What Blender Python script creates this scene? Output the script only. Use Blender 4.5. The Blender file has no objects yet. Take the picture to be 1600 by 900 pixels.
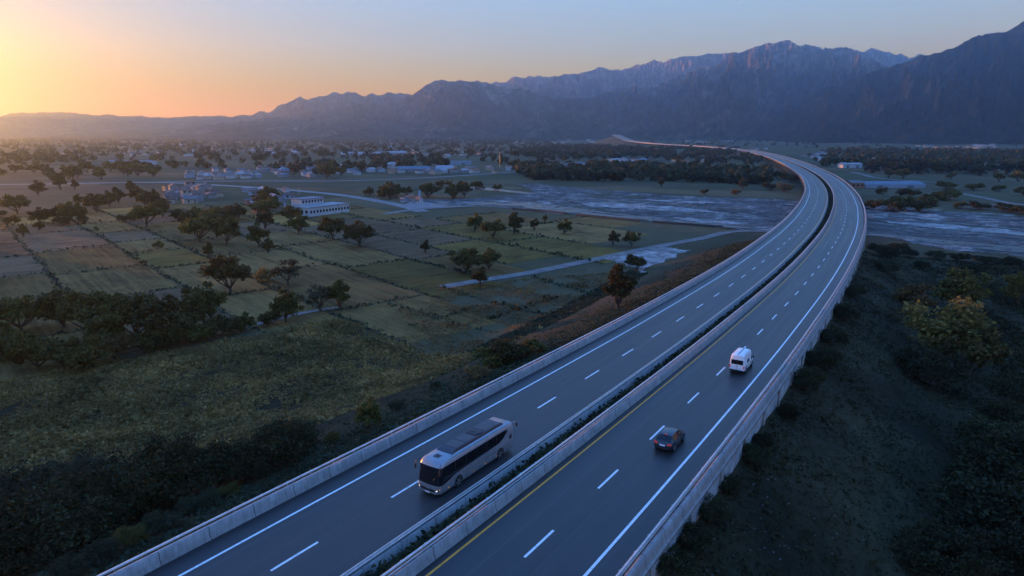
import bpy, math, random
import numpy as np
from math import radians, sin, cos, pi

random.seed(7)
SC = bpy.context.scene
COL = SC.collection

# ------------------------------------------------------------------ camera
F_PX, PITCH, CAM_H = 1031.4, 0.2322, 30.61        # focal length in px of a 1600 px wide frame
cam_data = bpy.data.cameras.new("camera")
cam_data.sensor_width = 36.0
cam_data.lens = F_PX / 1600.0 * 36.0
cam_data.clip_start = 0.5
cam_data.clip_end = 120000.0
cam = bpy.data.objects.new("camera", cam_data)
COL.objects.link(cam)
cam.location = (0, 0, CAM_H)
cam.rotation_euler = (pi / 2 - PITCH, 0, 0)
SC.camera = cam

# ------------------------------------------------------------------ light
SKY_SAT, SKY_ROLL, SKY_TINT = 1.32, -0.98, (0.70, 0.94, 1.58, 1)
SKY_LOW, SKY_LOW2, SKY_MID = (1.08, .68, .22, 1), (1.08, .76, .30, 1), (.97, .91, 1.18, 1)   # tint at the horizon, 3 and 7 degrees up
SUN_EL, SUN_AZ = 1.3, -60.0                        # degrees; azimuth from +Y towards +X
world = bpy.data.worlds.new("World")
SC.world = world
world.use_nodes = True
wn = world.node_tree.nodes
wn.clear()
sky = wn.new("ShaderNodeTexSky")
sky.sky_type = 'NISHITA'
sky.sun_disc = False
sky.sun_elevation = radians(SUN_EL)
sky.sun_rotation = radians(SUN_AZ)
sky.altitude = 0
sky.air_density = 1.0
sky.dust_density = 0.3
sky.ozone_density = 1.5
bg = wn.new("ShaderNodeBackground")
bg.inputs['Strength'].default_value = 0.10
wo = wn.new("ShaderNodeOutputWorld")
wl = world.node_tree.links                         # deep evening colours, soft roll-off towards the glow
hsv = wn.new("ShaderNodeHueSaturation"); hsv.inputs['Saturation'].default_value = SKY_SAT
tint = wn.new("ShaderNodeMix"); tint.data_type = 'RGBA'; tint.blend_type = 'MULTIPLY'
tint.inputs[0].default_value = 1.0
tcw = wn.new("ShaderNodeTexCoord"); spw = wn.new("ShaderNodeSeparateXYZ")        # air reddens towards the horizon
elev = wn.new("ShaderNodeValToRGB")
elev.color_ramp.elements.new(.5); elev.color_ramp.elements.new(.6)
for el_, (p_, c_) in zip(elev.color_ramp.elements, ((0.0, SKY_LOW), (.045, SKY_LOW2), (.12, SKY_MID), (.30, SKY_TINT))):
    el_.position = p_; el_.color = c_
wl.new(tcw.outputs['Generated'], spw.inputs[0]); wl.new(spw.outputs[2], elev.inputs[0]); wl.new(elev.outputs[0], tint.inputs[7])
bw = wn.new("ShaderNodeRGBToBW"); pw_ = wn.new("ShaderNodeMath"); pw_.operation = 'POWER'; pw_.inputs[1].default_value = SKY_ROLL
vm_ = wn.new("ShaderNodeVectorMath"); vm_.operation = 'SCALE'
wl.new(sky.outputs[0], hsv.inputs['Color']); wl.new(hsv.outputs[0], tint.inputs[6])
wl.new(sky.outputs[0], bw.inputs[0]); wl.new(bw.outputs[0], pw_.inputs[0])
wl.new(tint.outputs[2], vm_.inputs[0]); wl.new(pw_.outputs[0], vm_.inputs['Scale'])
wl.new(vm_.outputs[0], bg.inputs['Color'])
world.node_tree.links.new(bg.outputs[0], wo.inputs['Surface'])

sun_data = bpy.data.lights.new("sun", 'SUN')
sun_data.energy = 1.6
sun_data.angle = radians(0.5)
sun_data.color = (1.0, 0.34, 0.05)
sun = bpy.data.objects.new("sun", sun_data)
COL.objects.link(sun)
sun.rotation_euler = (radians(90 - SUN_EL), 0, radians(180 - SUN_AZ))
sun.location = (-300, 300, 200)

SC.view_settings.view_transform = 'Standard'
SC.view_settings.look = 'None'
SC.view_settings.exposure = 2.72
SC.view_settings.gamma = 1.0
SC.view_settings.use_curve_mapping = False
cy = SC.cycles
cy.max_bounces = 5
cy.diffuse_bounces = 2
cy.glossy_bounces = 2
cy.transmission_bounces = 3
cy.volume_bounces = 3
cy.transparent_max_bounces = 6
cy.use_denoising = True
cy.denoiser = 'OPENIMAGEDENOISE'
cy.caustics_reflective = False
cy.caustics_refractive = False

Z0 = -16.0                                         # level of the valley floor

# ------------------------------------------------------------------ helpers
def link(o, parent=None):
    COL.objects.link(o)
    if parent is not None:
        o.parent = parent
    return o

def tag(o, label=None, cat=None, group=None, kind=None):
    if label: o["label"] = label
    if cat: o["category"] = cat
    if group: o["group"] = group
    if kind: o["kind"] = kind
    return o

def empty(name, loc=(0, 0, 0), rz=0.0):
    o = bpy.data.objects.new(name, None)
    o.empty_display_size = 0.3
    o.location = loc
    o.rotation_euler = (0, 0, rz)
    return link(o)

def np_mesh(name, V, Fc, smooth=False, uv=None):
    """mesh from an (n,3) array and an (m,k) array of equal-sided faces"""
    V = np.asarray(V, dtype=np.float32); Fc = np.asarray(Fc, dtype=np.int32)
    m = bpy.data.meshes.new(name)
    k = Fc.shape[1]
    m.vertices.add(len(V)); m.vertices.foreach_set("co", V.ravel())
    m.loops.add(Fc.size); m.loops.foreach_set("vertex_index", Fc.ravel())
    m.polygons.add(len(Fc))
    m.polygons.foreach_set("loop_start", np.arange(0, Fc.size, k, dtype=np.int32))
    m.polygons.foreach_set("loop_total", np.full(len(Fc), k, dtype=np.int32))
    if smooth:
        m.polygons.foreach_set("use_smooth", np.ones(len(Fc), dtype=bool))
    m.update(calc_edges=True)
    if uv is not None:
        l = m.uv_layers.new(name="UVMap")
        l.data.foreach_set("uv", np.asarray(uv, dtype=np.float32)[Fc.ravel()].ravel())
    return m

class MB:
    """collects shapes, builds ONE mesh object"""
    def __init__(s): s.v = []; s.f = []
    def add(s, V, Fs):
        b = len(s.v); s.v += [tuple(p) for p in V]; s.f += [tuple(i + b for i in f) for f in Fs]; return s
    def box(s, cx, cy_, cz, sx, sy, sz, rz=0.0):
        c, n = cos(rz), sin(rz); V = []
        for dz in (-.5, .5):
            for dx, dy in ((-.5, -.5), (.5, -.5), (.5, .5), (-.5, .5)):
                x, y = dx * sx, dy * sy
                V.append((cx + x * c - y * n, cy_ + x * n + y * c, cz + dz * sz))
        return s.add(V, [(3, 2, 1, 0), (4, 5, 6, 7), (0, 1, 5, 4), (1, 2, 6, 5), (2, 3, 7, 6), (3, 0, 4, 7)])
    def tube(s, pts, radii, n=6, cap=True):
        pts = [np.array(p, float) for p in pts]; b = len(s.v); rings = []
        for i, p in enumerate(pts):
            d = pts[min(i + 1, len(pts) - 1)] - pts[max(i - 1, 0)]
            d = d / (np.linalg.norm(d) + 1e-9)
            a = np.cross(d, (0, 0, 1.0)); 
            if np.linalg.norm(a) < 1e-3: a = np.array((1.0, 0, 0))
            a /= np.linalg.norm(a); e = np.cross(d, a)
            r = radii[i] if hasattr(radii, '__len__') else radii
            for k in range(n):
                t = 2 * pi * k / n
                s.v.append(tuple(p + r * (cos(t) * a + sin(t) * e)))
            rings.append(b + i * n)
        for i in range(len(pts) - 1):
            for k in range(n):
                k2 = (k + 1) % n
                s.f.append((rings[i] + k, rings[i] + k2, rings[i + 1] + k2, rings[i + 1] + k))
        if cap:
            s.f.append(tuple(rings[0] + k for k in range(n))[::-1])
            s.f.append(tuple(rings[-1] + k for k in range(n)))
        return s
    def cyl(s, c, axis, r, h, n=20, r2=None):
        c = np.array(c, float); ax = np.array(axis, float); ax /= np.linalg.norm(ax)
        return s.tube([c - ax * h / 2, c + ax * h / 2], [r, r if r2 is None else r2], n)
    def mesh(s, name, smooth=False):
        m = bpy.data.meshes.new(name); m.from_pydata(s.v, [], s.f)
        if smooth: m.polygons.foreach_set("use_smooth", np.ones(len(m.polygons), dtype=bool))
        m.update(); return m
    def build(s, name, mat, parent=None, smooth=False, bevel=0.0, sub=0):
        m = s.mesh(name, smooth); m.materials.append(mat)
        o = bpy.data.objects.new(name, m); link(o, parent)
        if bevel:
            b = o.modifiers.new("bevel", 'BEVEL'); b.width = bevel; b.segments = 2; b.limit_method = 'ANGLE'
        if sub:
            b = o.modifiers.new("sub", 'SUBSURF'); b.levels = sub; b.render_levels = sub
        return o

def obj(name, mesh, mat, parent=None):
    if mat is not None and not mesh.materials: mesh.materials.append(mat)
    return link(bpy.data.objects.new(name, mesh), parent)

def copy_tree(o, parent=None):
    c = o.copy(); COL.objects.link(c)
    if parent is not None: c.parent = parent
    for ch in list(o.children): copy_tree(ch, c)
    return c

def ray(px, py):
    X = (np.asarray(px, float) - 800) / F_PX; Y = -(np.asarray(py, float) - 450) / F_PX
    c, s = cos(PITCH), sin(PITCH)
    return X, c + Y * s, -s + Y * c

def at(px, py, z=None):
    """world point on the terrain (or on level z) seen at a pixel of the 1600x900 photograph"""
    dx, dy, dz = (float(v) for v in ray(px, py))
    zz = Z0 if z is None else z
    for _ in range(30):
        t = (zz - CAM_H) / dz
        if z is not None: break
        nz = float(terrain(np.array([dx * t]), np.array([dy * t]))[0])
        if abs(nz - zz) < 0.02: break
        zz = 0.5 * zz + 0.5 * nz
    return dx * t, dy * t, zz

# ---- gradient noise in numpy
def _hash(ix, iy, seed):
    h = (ix.astype(np.int64) * 374761393 + iy.astype(np.int64) * 668265263 + seed * 1442695041) & 0x7fffffff
    h = ((h ^ (h >> 13)) * 1274126177) & 0x7fffffff
    return ((h ^ (h >> 16)) & 0xffff) / 65535.0 * 2 * pi
def noise2(x, y, seed=0):
    x = np.asarray(x, float); y = np.asarray(y, float)
    ix = np.floor(x); iy = np.floor(y); fx = x - ix; fy = y - iy
    u = fx * fx * fx * (fx * (fx * 6 - 15) + 10); v = fy * fy * fy * (fy * (fy * 6 - 15) + 10)
    def g(a, b):
        t = _hash(ix + a, iy + b, seed); return np.cos(t) * (fx - a) + np.sin(t) * (fy - b)
    n0 = g(0, 0) * (1 - u) + g(1, 0) * u; n1 = g(0, 1) * (1 - u) + g(1, 1) * u
    return (n0 * (1 - v) + n1 * v) * 1.5
def fbm(x, y, octv=4, seed=0, gain=.5):
    r = 0; a = 1; s = 0
    for i in range(octv):
        r = r + a * noise2(x * 2 ** i, y * 2 ** i, seed + i); s += a; a *= gain
    return r / s
def ridged(x, y, octv=5, seed=0, gain=.55):
    r = 0; a = 1; s = 0; w = 1.0
    for i in range(octv):
        n = 1 - np.abs(noise2(x * 2.03 ** i, y * 2.03 ** i, seed + i)) * 1.6
        n = np.clip(n, 0, 1) ** 1.6 * w
        w = np.clip(n * 1.6, 0.15, 1)
        r = r + a * n; s += a; a *= gain
    return r / s
def sstep(a, b, x):
    t = np.clip((x - a) / (b - a), 0, 1); return t * t * (3 - 2 * t)

# ------------------------------------------------------------------ materials
def new_mat(name):
    m = bpy.data.materials.new(name); m.use_nodes = True
    nt = m.node_tree; p = nt.nodes["Principled BSDF"]
    return m, nt, p
def N(nt, t, **kw):
    n = nt.nodes.new(t)
    for k, v in kw.items():
        if k in n.inputs: n.inputs[k].default_value = v
        else: setattr(n, k, v)
    return n
def ramp(nt, fac, stops):
    r = nt.nodes.new("ShaderNodeValToRGB"); e = r.color_ramp.elements
    while len(e) < len(stops): e.new(0.5)
    for el, (p, c) in zip(e, stops): el.position = p; el.color = (*c, 1)
    nt.links.new(fac, r.inputs[0]); return r.outputs[0]
def mixc(nt, fac, a, b, mode='MIX'):
    n = nt.nodes.new("ShaderNodeMix"); n.data_type = 'RGBA'; n.blend_type = mode
    for i, v in ((0, fac), (6, a), (7, b)):
        if hasattr(v, 'links') or isinstance(v, bpy.types.NodeSocket): nt.links.new(v, n.inputs[i])
        elif i == 0: n.inputs[0].default_value = v
        else: n.inputs[i].default_value = (*v, 1)
    return n.outputs[2]
def math_(nt, op, a, b=None):
    n = nt.nodes.new("ShaderNodeMath"); n.operation = op
    for i, v in enumerate((a, b)):
        if v is None: continue
        if isinstance(v, bpy.types.NodeSocket): nt.links.new(v, n.inputs[i])
        else: n.inputs[i].default_value = v
    return n.outputs[0]
def pos(nt, scale=(1, 1, 1)):
    g = nt.nodes.new("ShaderNodeNewGeometry"); m = nt.nodes.new("ShaderNodeMapping")
    m.inputs['Scale'].default_value = scale
    nt.links.new(g.outputs['Position'], m.inputs[0]); return m.outputs[0]
def noise_n(nt, vec, scale, detail=4, rough=.55, dist=0):
    n = N(nt, "ShaderNodeTexNoise", Scale=scale, Detail=detail, Roughness=rough, Distortion=dist)
    nt.links.new(vec, n.inputs['Vector']); return n.outputs['Fac']
def bump(nt, p, h, strength=.5, dist=.1):
    b = N(nt, "ShaderNodeBump", Strength=strength, Distance=dist)
    nt.links.new(h, b.inputs['Height']); nt.links.new(b.outputs[0], p.inputs['Normal'])
def simple(name, col, rough=.6, metal=0.0, spec=.5, var=0.0, vscale=3.0, coat=0.0, emit=None, estr=0.0):
    m, nt, p = new_mat(name)
    p.inputs['Roughness'].default_value = rough; p.inputs['Metallic'].default_value = metal
    p.inputs['Specular IOR Level'].default_value = spec
    p.inputs['Coat Weight'].default_value = coat
    if var:
        f = noise_n(nt, pos(nt), vscale, 5)
        c = ramp(nt, f, [(.3, tuple(c * (1 - var) for c in col)), (.7, tuple(min(1, c * (1 + var)) for c in col))])
        nt.links.new(c, p.inputs['Base Color'])
    else:
        p.inputs['Base Color'].default_value = (*col, 1)
    if emit:
        p.inputs['Emission Color'].default_value = (*emit, 1); p.inputs['Emission Strength'].default_value = estr
    return m
# ------------------------------------------------------------------ road centre line (metres; camera stands over 0,0)
CTRL = np.array([(-80, -65, 0), (-45, -13, 0), (-26.5, 15.9, 0.0), (-12.1, 36.5, 0.0), (1.8, 57.4, -0.6), (15.5, 78.5, -1.3), (28.9, 99.6, -2.1), (42.2, 120.9, -2.8), (55.4, 142.2, -3.4), (68.4, 163.6, -3.9), (81.2, 185.1, -4.2), (93.8, 206.8, -4.4), (106.2, 228.6, -4.7), (118.3, 250.6, -4.9), (130.1, 272.7, -5.1), (141.6, 295.0, -5.2), (152.9, 317.4, -5.4), (163.9, 339.9, -5.6), (174.7, 362.6, -5.9), (185.3, 385.2, -6.1), (195.7, 408.0, -6.4), (252.6, 545.7, -7.0), (311.6, 713.8, -7.5), (371.6, 902.7, -8.0), (455.9, 1214.1, -8.5), (518.7, 1584.2, -9), (498.4, 1812.7, -7), (427.8, 1929.8, -4), (377.1, 2053.1, 0.5), (376.1, 2260.0, 8), (366.2, 2408.4, 21)])
def spline(P, step):
    d = np.r_[0, np.cumsum(np.linalg.norm(np.diff(P, axis=0), axis=1))]
    M = np.zeros_like(P)
    h = np.diff(d)[:, None]; sl = np.diff(P, axis=0) / h
    M[1:-1] = (sl[:-1] * h[1:] + sl[1:] * h[:-1]) / (h[1:] + h[:-1]); M[0] = sl[0]; M[-1] = sl[-1]
    out = []
    for i in range(len(P) - 1):
        hh = d[i + 1] - d[i]; n = max(2, int(hh / step(d[i]))); t = np.linspace(0, 1, n, endpoint=False)[:, None]
        out.append((2*t**3-3*t**2+1)*P[i] + (t**3-2*t**2+t)*hh*M[i] + (-2*t**3+3*t**2)*P[i+1] + (t**3-t**2)*hh*M[i+1])
    out.append(P[-1:]); return np.vstack(out)
CL = spline(CTRL, lambda s: 3.0 if s < 700 else (8.0 if s < 1600 else 25.0))
CS = np.r_[0, np.cumsum(np.linalg.norm(np.diff(CL[:, :2], axis=0), axis=1))]
_t = np.gradient(CL[:, :2], axis=0); _t /= np.linalg.norm(_t, axis=1)[:, None]
CN = np.stack([_t[:, 1], -_t[:, 0]], 1)            # points to the right of the travel direction away from the camera
_s0 = CS[np.argmin(np.hypot(CL[:, 0] + 26.5, CL[:, 1] - 15.9))]
CS = CS - (_s0 + 30 * 0) - 0.0                     # s = 0 where the measured line starts
CS = CS - 30.0                                     # measured stations run from -30
def rp(s, o, z=0.0):
    """road coordinates (station, offset, height above the carriageway) to world; arrays welcome"""
    s = np.asarray(s, float); o = np.asarray(o, float)
    x = np.interp(s, CS, CL[:, 0]) + o * np.interp(s, CS, CN[:, 0])
    y = np.interp(s, CS, CL[:, 1]) + o * np.interp(s, CS, CN[:, 1])
    return x, y, np.interp(s, CS, CL[:, 2]) + z
def heading(s):
    return math.atan2(-float(np.interp(s, CS, CN[:, 1])), float(np.interp(s, CS, CN[:, 0])))   # of the tangent: x = -ny... 
def to_road(x, y):
    """station and offset of the nearest centre-line point (coarse) for arrays"""
    x = np.asarray(x, float).ravel(); y = np.asarray(y, float).ravel()
    S_ = np.empty_like(x); O_ = np.empty_like(x)
    for i in range(0, len(x), 20000):
        dx = x[i:i+20000, None] - CL[None, :, 0]; dy = y[i:i+20000, None] - CL[None, :, 1]
        j = np.argmin(dx * dx + dy * dy, axis=1); r = np.arange(len(j))
        tx, ty = CN[j, 1] * -1, CN[j, 0]
        ddx, ddy = dx[r, j], dy[r, j]
        S_[i:i+20000] = CS[j] + ddx * (-CN[j, 1]) + ddy * CN[j, 0]
        O_[i:i+20000] = ddx * CN[j, 0] + ddy * CN[j, 1]
    return S_, O_
def terrain(x, y):
    x = np.asarray(x, float); y = np.asarray(y, float)
    sh = x.shape; x = x.ravel(); y = y.ravel()
    z = np.full(x.shape, Z0)
    r = np.hypot(x, y)
    # the gentle hummocks of the rough ground close by
    z = z + fbm(x / 34, y / 34, 3, 5) * 0.9 * sstep(150, 80, r)
    near = r < 7000
    s, o = to_road(x[near], y[near])
    zr = np.interp(s, CS, CL[:, 2])
    emb = np.maximum(1 - sstep(205, 262, s), sstep(1330, 1500, s)); emb = np.where(s > CS[-1] - 5, 0, emb)
    jit = fbm(x[near] / 9, y[near] / 9, 3, 11)
    eL = zr - 1.05; dL = np.clip(-14.9 - o, 0, None); wL = (eL - Z0) * 3.4
    zl = Z0 + (eL - Z0) * (1 - sstep(0, 1, dL / wL) * .55 - np.clip(dL / wL, 0, 1) * .45) + jit * .5 * np.clip(dL / 6, 0, 1) * (dL < wL)
    eR = zr - 2.6 - .5 * noise2(s / 14, s * 0, 3); dR = np.clip(o - 15.2, 0, None); wR = (eR - Z0) * 2.1
    zR = Z0 + (eR - Z0) * (1 - np.clip(dR / wR, 0, 1) * .7 - sstep(0, 1, dR / wR) * .3) + jit * .9 * np.clip(dR / 4, 0, 1) * (dR < wR * 1.1)
    zz = np.where(o < -14.9, zl, np.where(o > 15.2, zR, np.where(o < 14.3, zr - 1.05, eR)))
    z[near] = z[near] + (zz - Z0) * emb
    return z.reshape(sh)

# ------------------------------------------------------------------ ground sheet
m_ground, nt, p = new_mat("ground")
v = pos(nt)
big = noise_n(nt, v, .006, 4); mid = noise_n(nt, v, .05, 6, .62); fine = noise_n(nt, v, .8, 8, .7)
c1 = ramp(nt, big, [(.35, (.085, .074, .03)), (.5, (.115, .092, .04)), (.65, (.075, .078, .03))])
c2 = ramp(nt, mid, [(.3, (.05, .055, .026)), (.5, (.10, .09, .05)), (.72, (.16, .13, .08))])
c = mixc(nt, .55, c1, c2)
c = mixc(nt, .55, c, ramp(nt, fine, [(.3, (.25, .25, .25)), (.7, (1.0, 1.0, 1.0))]), 'MULTIPLY')
# lush attribute: dark grass, shade put into its colour; right slope, left bank, scrub
at_ = N(nt, "ShaderNodeAttribute"); at_.attribute_name = "grass_shade"
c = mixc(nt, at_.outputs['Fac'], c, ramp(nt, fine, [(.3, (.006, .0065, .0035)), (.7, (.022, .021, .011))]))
# far valley patchwork
vm = N(nt, "ShaderNodeMapping"); vm.inputs['Rotation'].default_value = (0, 0, radians(48)); vm.inputs['Scale'].default_value = (.012, .02, .0)
gg = N(nt, "ShaderNodeNewGeometry"); nt.links.new(gg.outputs['Position'], vm.inputs[0])
vo = N(nt, "ShaderNodeTexVoronoi", Scale=1.0, Randomness=.75); vo.distance = 'CHEBYCHEV'; nt.links.new(vm.outputs[0], vo.inputs['Vector'])
sep = N(nt, "ShaderNodeSeparateColor"); nt.links.new(vo.outputs['Color'], sep.inputs[0])
patch = ramp(nt, sep.outputs[0], [(.1, (.045, .05, .024)), (.35, (.10, .082, .046)), (.55, (.06, .068, .03)), (.75, (.13, .105, .055)), (.95, (.06, .05, .034))])
ln = N(nt, "ShaderNodeVectorMath"); ln.operation = 'LENGTH'; nt.links.new(gg.outputs['Position'], ln.inputs[0])
farf = N(nt, "ShaderNodeMapRange"); farf.inputs[1].default_value = 260; farf.inputs[2].default_value = 420; nt.links.new(ln.outputs['Value'], farf.inputs[0])
c = mixc(nt, math_(nt, 'MULTIPLY', farf.outputs[0], .7), c, patch)
nt.links.new(c, p.inputs['Base Color']); p.inputs['Roughness'].default_value = .95; p.inputs['Specular IOR Level'].default_value = .1
bump(nt, p, math_(nt, 'ADD', math_(nt, 'MULTIPLY', mid, 3.0), fine), .9, .35)

azs = np.r_[np.linspace(-62, 62, 760), np.linspace(62, 298, 50)[1:-1]]
rs = np.r_[np.geomspace(6, 420, 330), np.geomspace(420, 8300, 130)[1:]]
A_, R_ = np.meshgrid(np.radians(azs), rs, indexing='ij')
X_ = np.sin(A_) * R_; Y_ = np.cos(A_) * R_
Z_ = terrain(X_, Y_)
V = np.stack([X_.ravel(), Y_.ravel(), Z_.ravel()], 1)
na, nr = A_.shape
i, j = np.meshgrid(np.arange(na), np.arange(nr - 1), indexing='ij'); i2 = (i + 1) % na
Fq = np.stack([(i * nr + j), (i * nr + j + 1), (i2 * nr + j + 1), (i2 * nr + j)], -1).reshape(-1, 4)
cap = len(V); V = np.vstack([V, [[0, 0, float(Z_[:, 0].mean())]]])
tri = np.array([[cap, k * nr, ((k + 1) % na) * nr, ((k + 1) % na) * nr] for k in range(na)])
gm = np_mesh("ground", V, Fq, smooth=True)
la = gm.attributes.new("grass_shade", 'FLOAT', 'POINT')
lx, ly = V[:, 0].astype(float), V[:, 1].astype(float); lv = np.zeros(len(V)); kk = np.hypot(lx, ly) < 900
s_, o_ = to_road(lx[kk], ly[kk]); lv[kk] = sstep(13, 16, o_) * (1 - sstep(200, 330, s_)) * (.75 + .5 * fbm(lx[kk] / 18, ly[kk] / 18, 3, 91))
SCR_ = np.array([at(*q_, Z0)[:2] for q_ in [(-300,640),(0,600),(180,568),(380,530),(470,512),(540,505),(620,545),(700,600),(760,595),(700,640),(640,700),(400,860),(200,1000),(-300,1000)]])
def in_poly(poly, x, y):
    r = np.zeros(x.shape, bool)
    for i_ in range(len(poly)):
        (x1, y1), (x2, y2) = poly[i_], poly[(i_ + 1) % len(poly)]
        r ^= ((y1 > y) != (y2 > y)) & (x < (x2 - x1) * (y - y1) / (y2 - y1 + 1e-12) + x1)
    return r
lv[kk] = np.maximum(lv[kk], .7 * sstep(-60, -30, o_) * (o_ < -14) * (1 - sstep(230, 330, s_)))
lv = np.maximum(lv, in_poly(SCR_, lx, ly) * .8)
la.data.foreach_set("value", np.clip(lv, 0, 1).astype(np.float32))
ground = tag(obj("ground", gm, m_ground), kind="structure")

# ------------------------------------------------------------------ mountains
def tangents(prof):
    P = np.array(prof, float); dx, dy, dz = ray(P[:, 0], P[:, 1])
    return np.arctan2(dx, dy), dz / np.hypot(dx, dy)
m_mtn, nt, p = new_mat("mountain_rock")
v = pos(nt); n1 = noise_n(nt, v, .003, 8, .68); n2 = noise_n(nt, v, .014, 8, .75)
sepz = N(nt, "ShaderNodeSeparateXYZ"); nt.links.new(v, sepz.inputs[0])
g = N(nt, "ShaderNodeNewGeometry"); sn = N(nt, "ShaderNodeSeparateXYZ"); nt.links.new(g.outputs['Normal'], sn.inputs[0])
rock = ramp(nt, n2, [(.36, (.10, .08, .065)), (.5, (.27, .21, .17)), (.64, (.52, .42, .35))])  # bare rock, its colour lightened so the high crests look sunlit
veg = ramp(nt, n2, [(.35, (.018, .024, .012)), (.5, (.045, .046, .024)), (.65, (.13, .105, .065))])
hz = N(nt, "ShaderNodeMapRange"); hz.inputs[1].default_value = 300; hz.inputs[2].default_value = 800; nt.links.new(sepz.outputs[2], hz.inputs[0])
f = math_(nt, 'ADD', math_(nt, 'MULTIPLY', hz.outputs[0], .75), math_(nt, 'MULTIPLY', math_(nt, 'SUBTRACT', n1, .5), 2.2))
fr = N(nt, "ShaderNodeMapRange"); fr.inputs[1].default_value = .1; fr.inputs[2].default_value = .75; nt.links.new(f, fr.inputs[0])
nt.links.new(mixc(nt, fr.outputs[0], veg, rock), p.inputs['Base Color'])
p.inputs['Roughness'].default_value = .95; p.inputs['Specular IOR Level'].default_value = .05
bump(nt, p, n2, 1.0, 55)

m_shaded_slope = simple("shaded_slope", (.03, .036, .026), .95, spec=.05)                 # near range: dark scrub, with its lack of sun put into the colour
nt = m_shaded_slope.node_tree; p = nt.nodes["Principled BSDF"]; v = pos(nt); n1 = noise_n(nt, v, .006, 8, .7); n2 = noise_n(nt, v, .03, 8, .78)
c = ramp(nt, n1, [(.35, (.010, .018, .016)), (.55, (.034, .042, .032)), (.7, (.085, .083, .062))])
c = mixc(nt, .8, c, ramp(nt, n2, [(.38, (.35, .35, .35)), (.6, (1.25, 1.2, 1.15))]), 'MULTIPLY')
nt.links.new(c, p.inputs['Base Color']); bump(nt, p, n2, 1.0, 40)
def mountain(name, prof, dist, front, seed, na=700, nt_=150, rough=1.0, pw=1.25, lat=620, jitter=1.0, tail=None, mat=None):
    az, te = tangents(prof); o = np.argsort(az); az = az[o]; te = te[o]
    a = np.linspace(az[0], az[-1], na)
    tg = np.interp(a, az, te)
    px = a * F_PX                                     # about a pixel
    tg = tg + (ridged(px / 26, px * 0, 4, seed + 40) - .5) * 4.0 * jitter / F_PX * np.clip((tg + .01) / .03, 0, 1)
    dc = dist * (1 + .10 * noise2(a * 9, a * 0, seed))
    if tail: dc = dc * (1 + tail[2] * sstep((tail[0] - 800) / F_PX, (tail[1] - 800) / F_PX, a))   # the low end swings away behind the valley
    hc = np.maximum(tg * dc + CAM_H - Z0, 0)          # crest height above the plain
    t = np.r_[np.linspace(0, 1, nt_), np.linspace(1, 1.35, 24)[1:]]
    Rr = dc[:, None] + (t[None, :] - 1) * front
    Aa = np.repeat(a[:, None], len(t), 1)
    tt = np.repeat(t[None, :], na, 0)
    base = np.where(tt <= 1, np.clip(tt, 0, 1) ** pw, 1 - (tt - 1) * 1.6)
    u = Aa * dist / lat; w_ = Rr / (lat * 1.7)
    wx = fbm(u * .55, w_ * .9, 4, seed + 7) * 1.7; wy = fbm(u * .55 + 31, w_ * .9, 4, seed + 8) * 1.3
    rd = ridged(u + wx, w_ + wy + .25 * wx, 6, seed)
    rd2 = ridged(u * 3.1 + wy, w_ * 3.4, 5, seed + 20)
    env = np.clip(tt, 0, 1) ** .8 * (1 - .72 * np.clip(tt, 0, 1) ** 4)
    h = hc[:, None] * (base + rough * env * ((rd - .42) * .60 + (rd2 - .4) * .28 + (ridged(u * 8 + wx, w_ * 7.5, 4, seed + 60) - .4) * .09))
    h = np.where(tt > 1, np.minimum(h, hc[:, None]), h)
    # bring each column's outline to the crest line of the photograph
    te_now = ((h + Z0 - CAM_H) / Rr).max(1)
    k = np.where(hc > 1, (tg + (CAM_H - Z0) / dc) / np.maximum(te_now + (CAM_H - Z0) / dc, 1e-5), 1)
    k = np.clip(k, .5, 1.6)
    h = h * k[:, None]
    h = h * np.clip(tt * 30, 0, 1) - 6 * (tt < .002)
    V = np.stack([np.sin(Aa) * Rr, np.cos(Aa) * Rr, Z0 + h], -1).reshape(-1, 3)
    n2_ = len(t); i, j = np.meshgrid(np.arange(na - 1), np.arange(n2_ - 1), indexing='ij')
    Fq = np.stack([i * n2_ + j, (i + 1) * n2_ + j, (i + 1) * n2_ + j + 1, i * n2_ + j + 1], -1).reshape(-1, 4)
    o = obj(name, np_mesh(name, V, Fq, smooth=True), mat or m_mtn)
    return tag(o, kind="structure")
PROF = {}
PROF['near'] = [(760,208),(800,206),(900,200),(950,194),(1000,189),(1087,181),(1150,174),(1200,167),(1237,160),(1262,149),(1295,136),(1320,129),(1362,112),(1390,105),(1417,94),(1440,87),(1462,84),(1482,77),(1507,65),(1532,55),(1547,51),(1562,51),(1575,46),(1587,39),(1600,34),(1640,26),(1700,24),(1800,30),(1950,50),(2100,90)]
PROF['massif'] = [(500,210),(560,199),(600,190),(650,177),(700,171),(750,167),(787,165),(807,161),(825,161),(865,154),(887,154),(917,154),(950,144),(975,136),(1000,135),(1032,130),(1060,119),(1075,114),(1095,104),(1117,101),(1130,93),(1145,80),(1162,81),(1172,77),(1187,70),(1195,67),(1210,66),(1219,62),(1226,61),(1235,64),(1250,70),(1265,70),(1280,75),(1300,76),(1322,74),(1337,79),(1362,92),(1388,105),(1425,120),(1500,135),(1600,150),(1700,170)]
PROF['back'] = [(690,170),(740,142),(770,130),(777,127),(790,127),(807,118),(817,120),(840,119),(857,121),(870,119),(890,116),(905,115),(935,106),(950,107),(970,110),(985,106),(1007,97),(1022,94),(1037,97),(1050,92),(1072,88),(1082,89),(1095,85),(1112,84),(1130,84),(1150,84),(1200,92),(1300,110)]
PROF['back_right'] = [(1290,90),(1337,79),(1352,80),(1362,76),(1372,79),(1387,82),(1400,86),(1410,84),(1425,89),(1437,85),(1450,84),(1462,85),(1500,90),(1600,100),(1750,120)]
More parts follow.
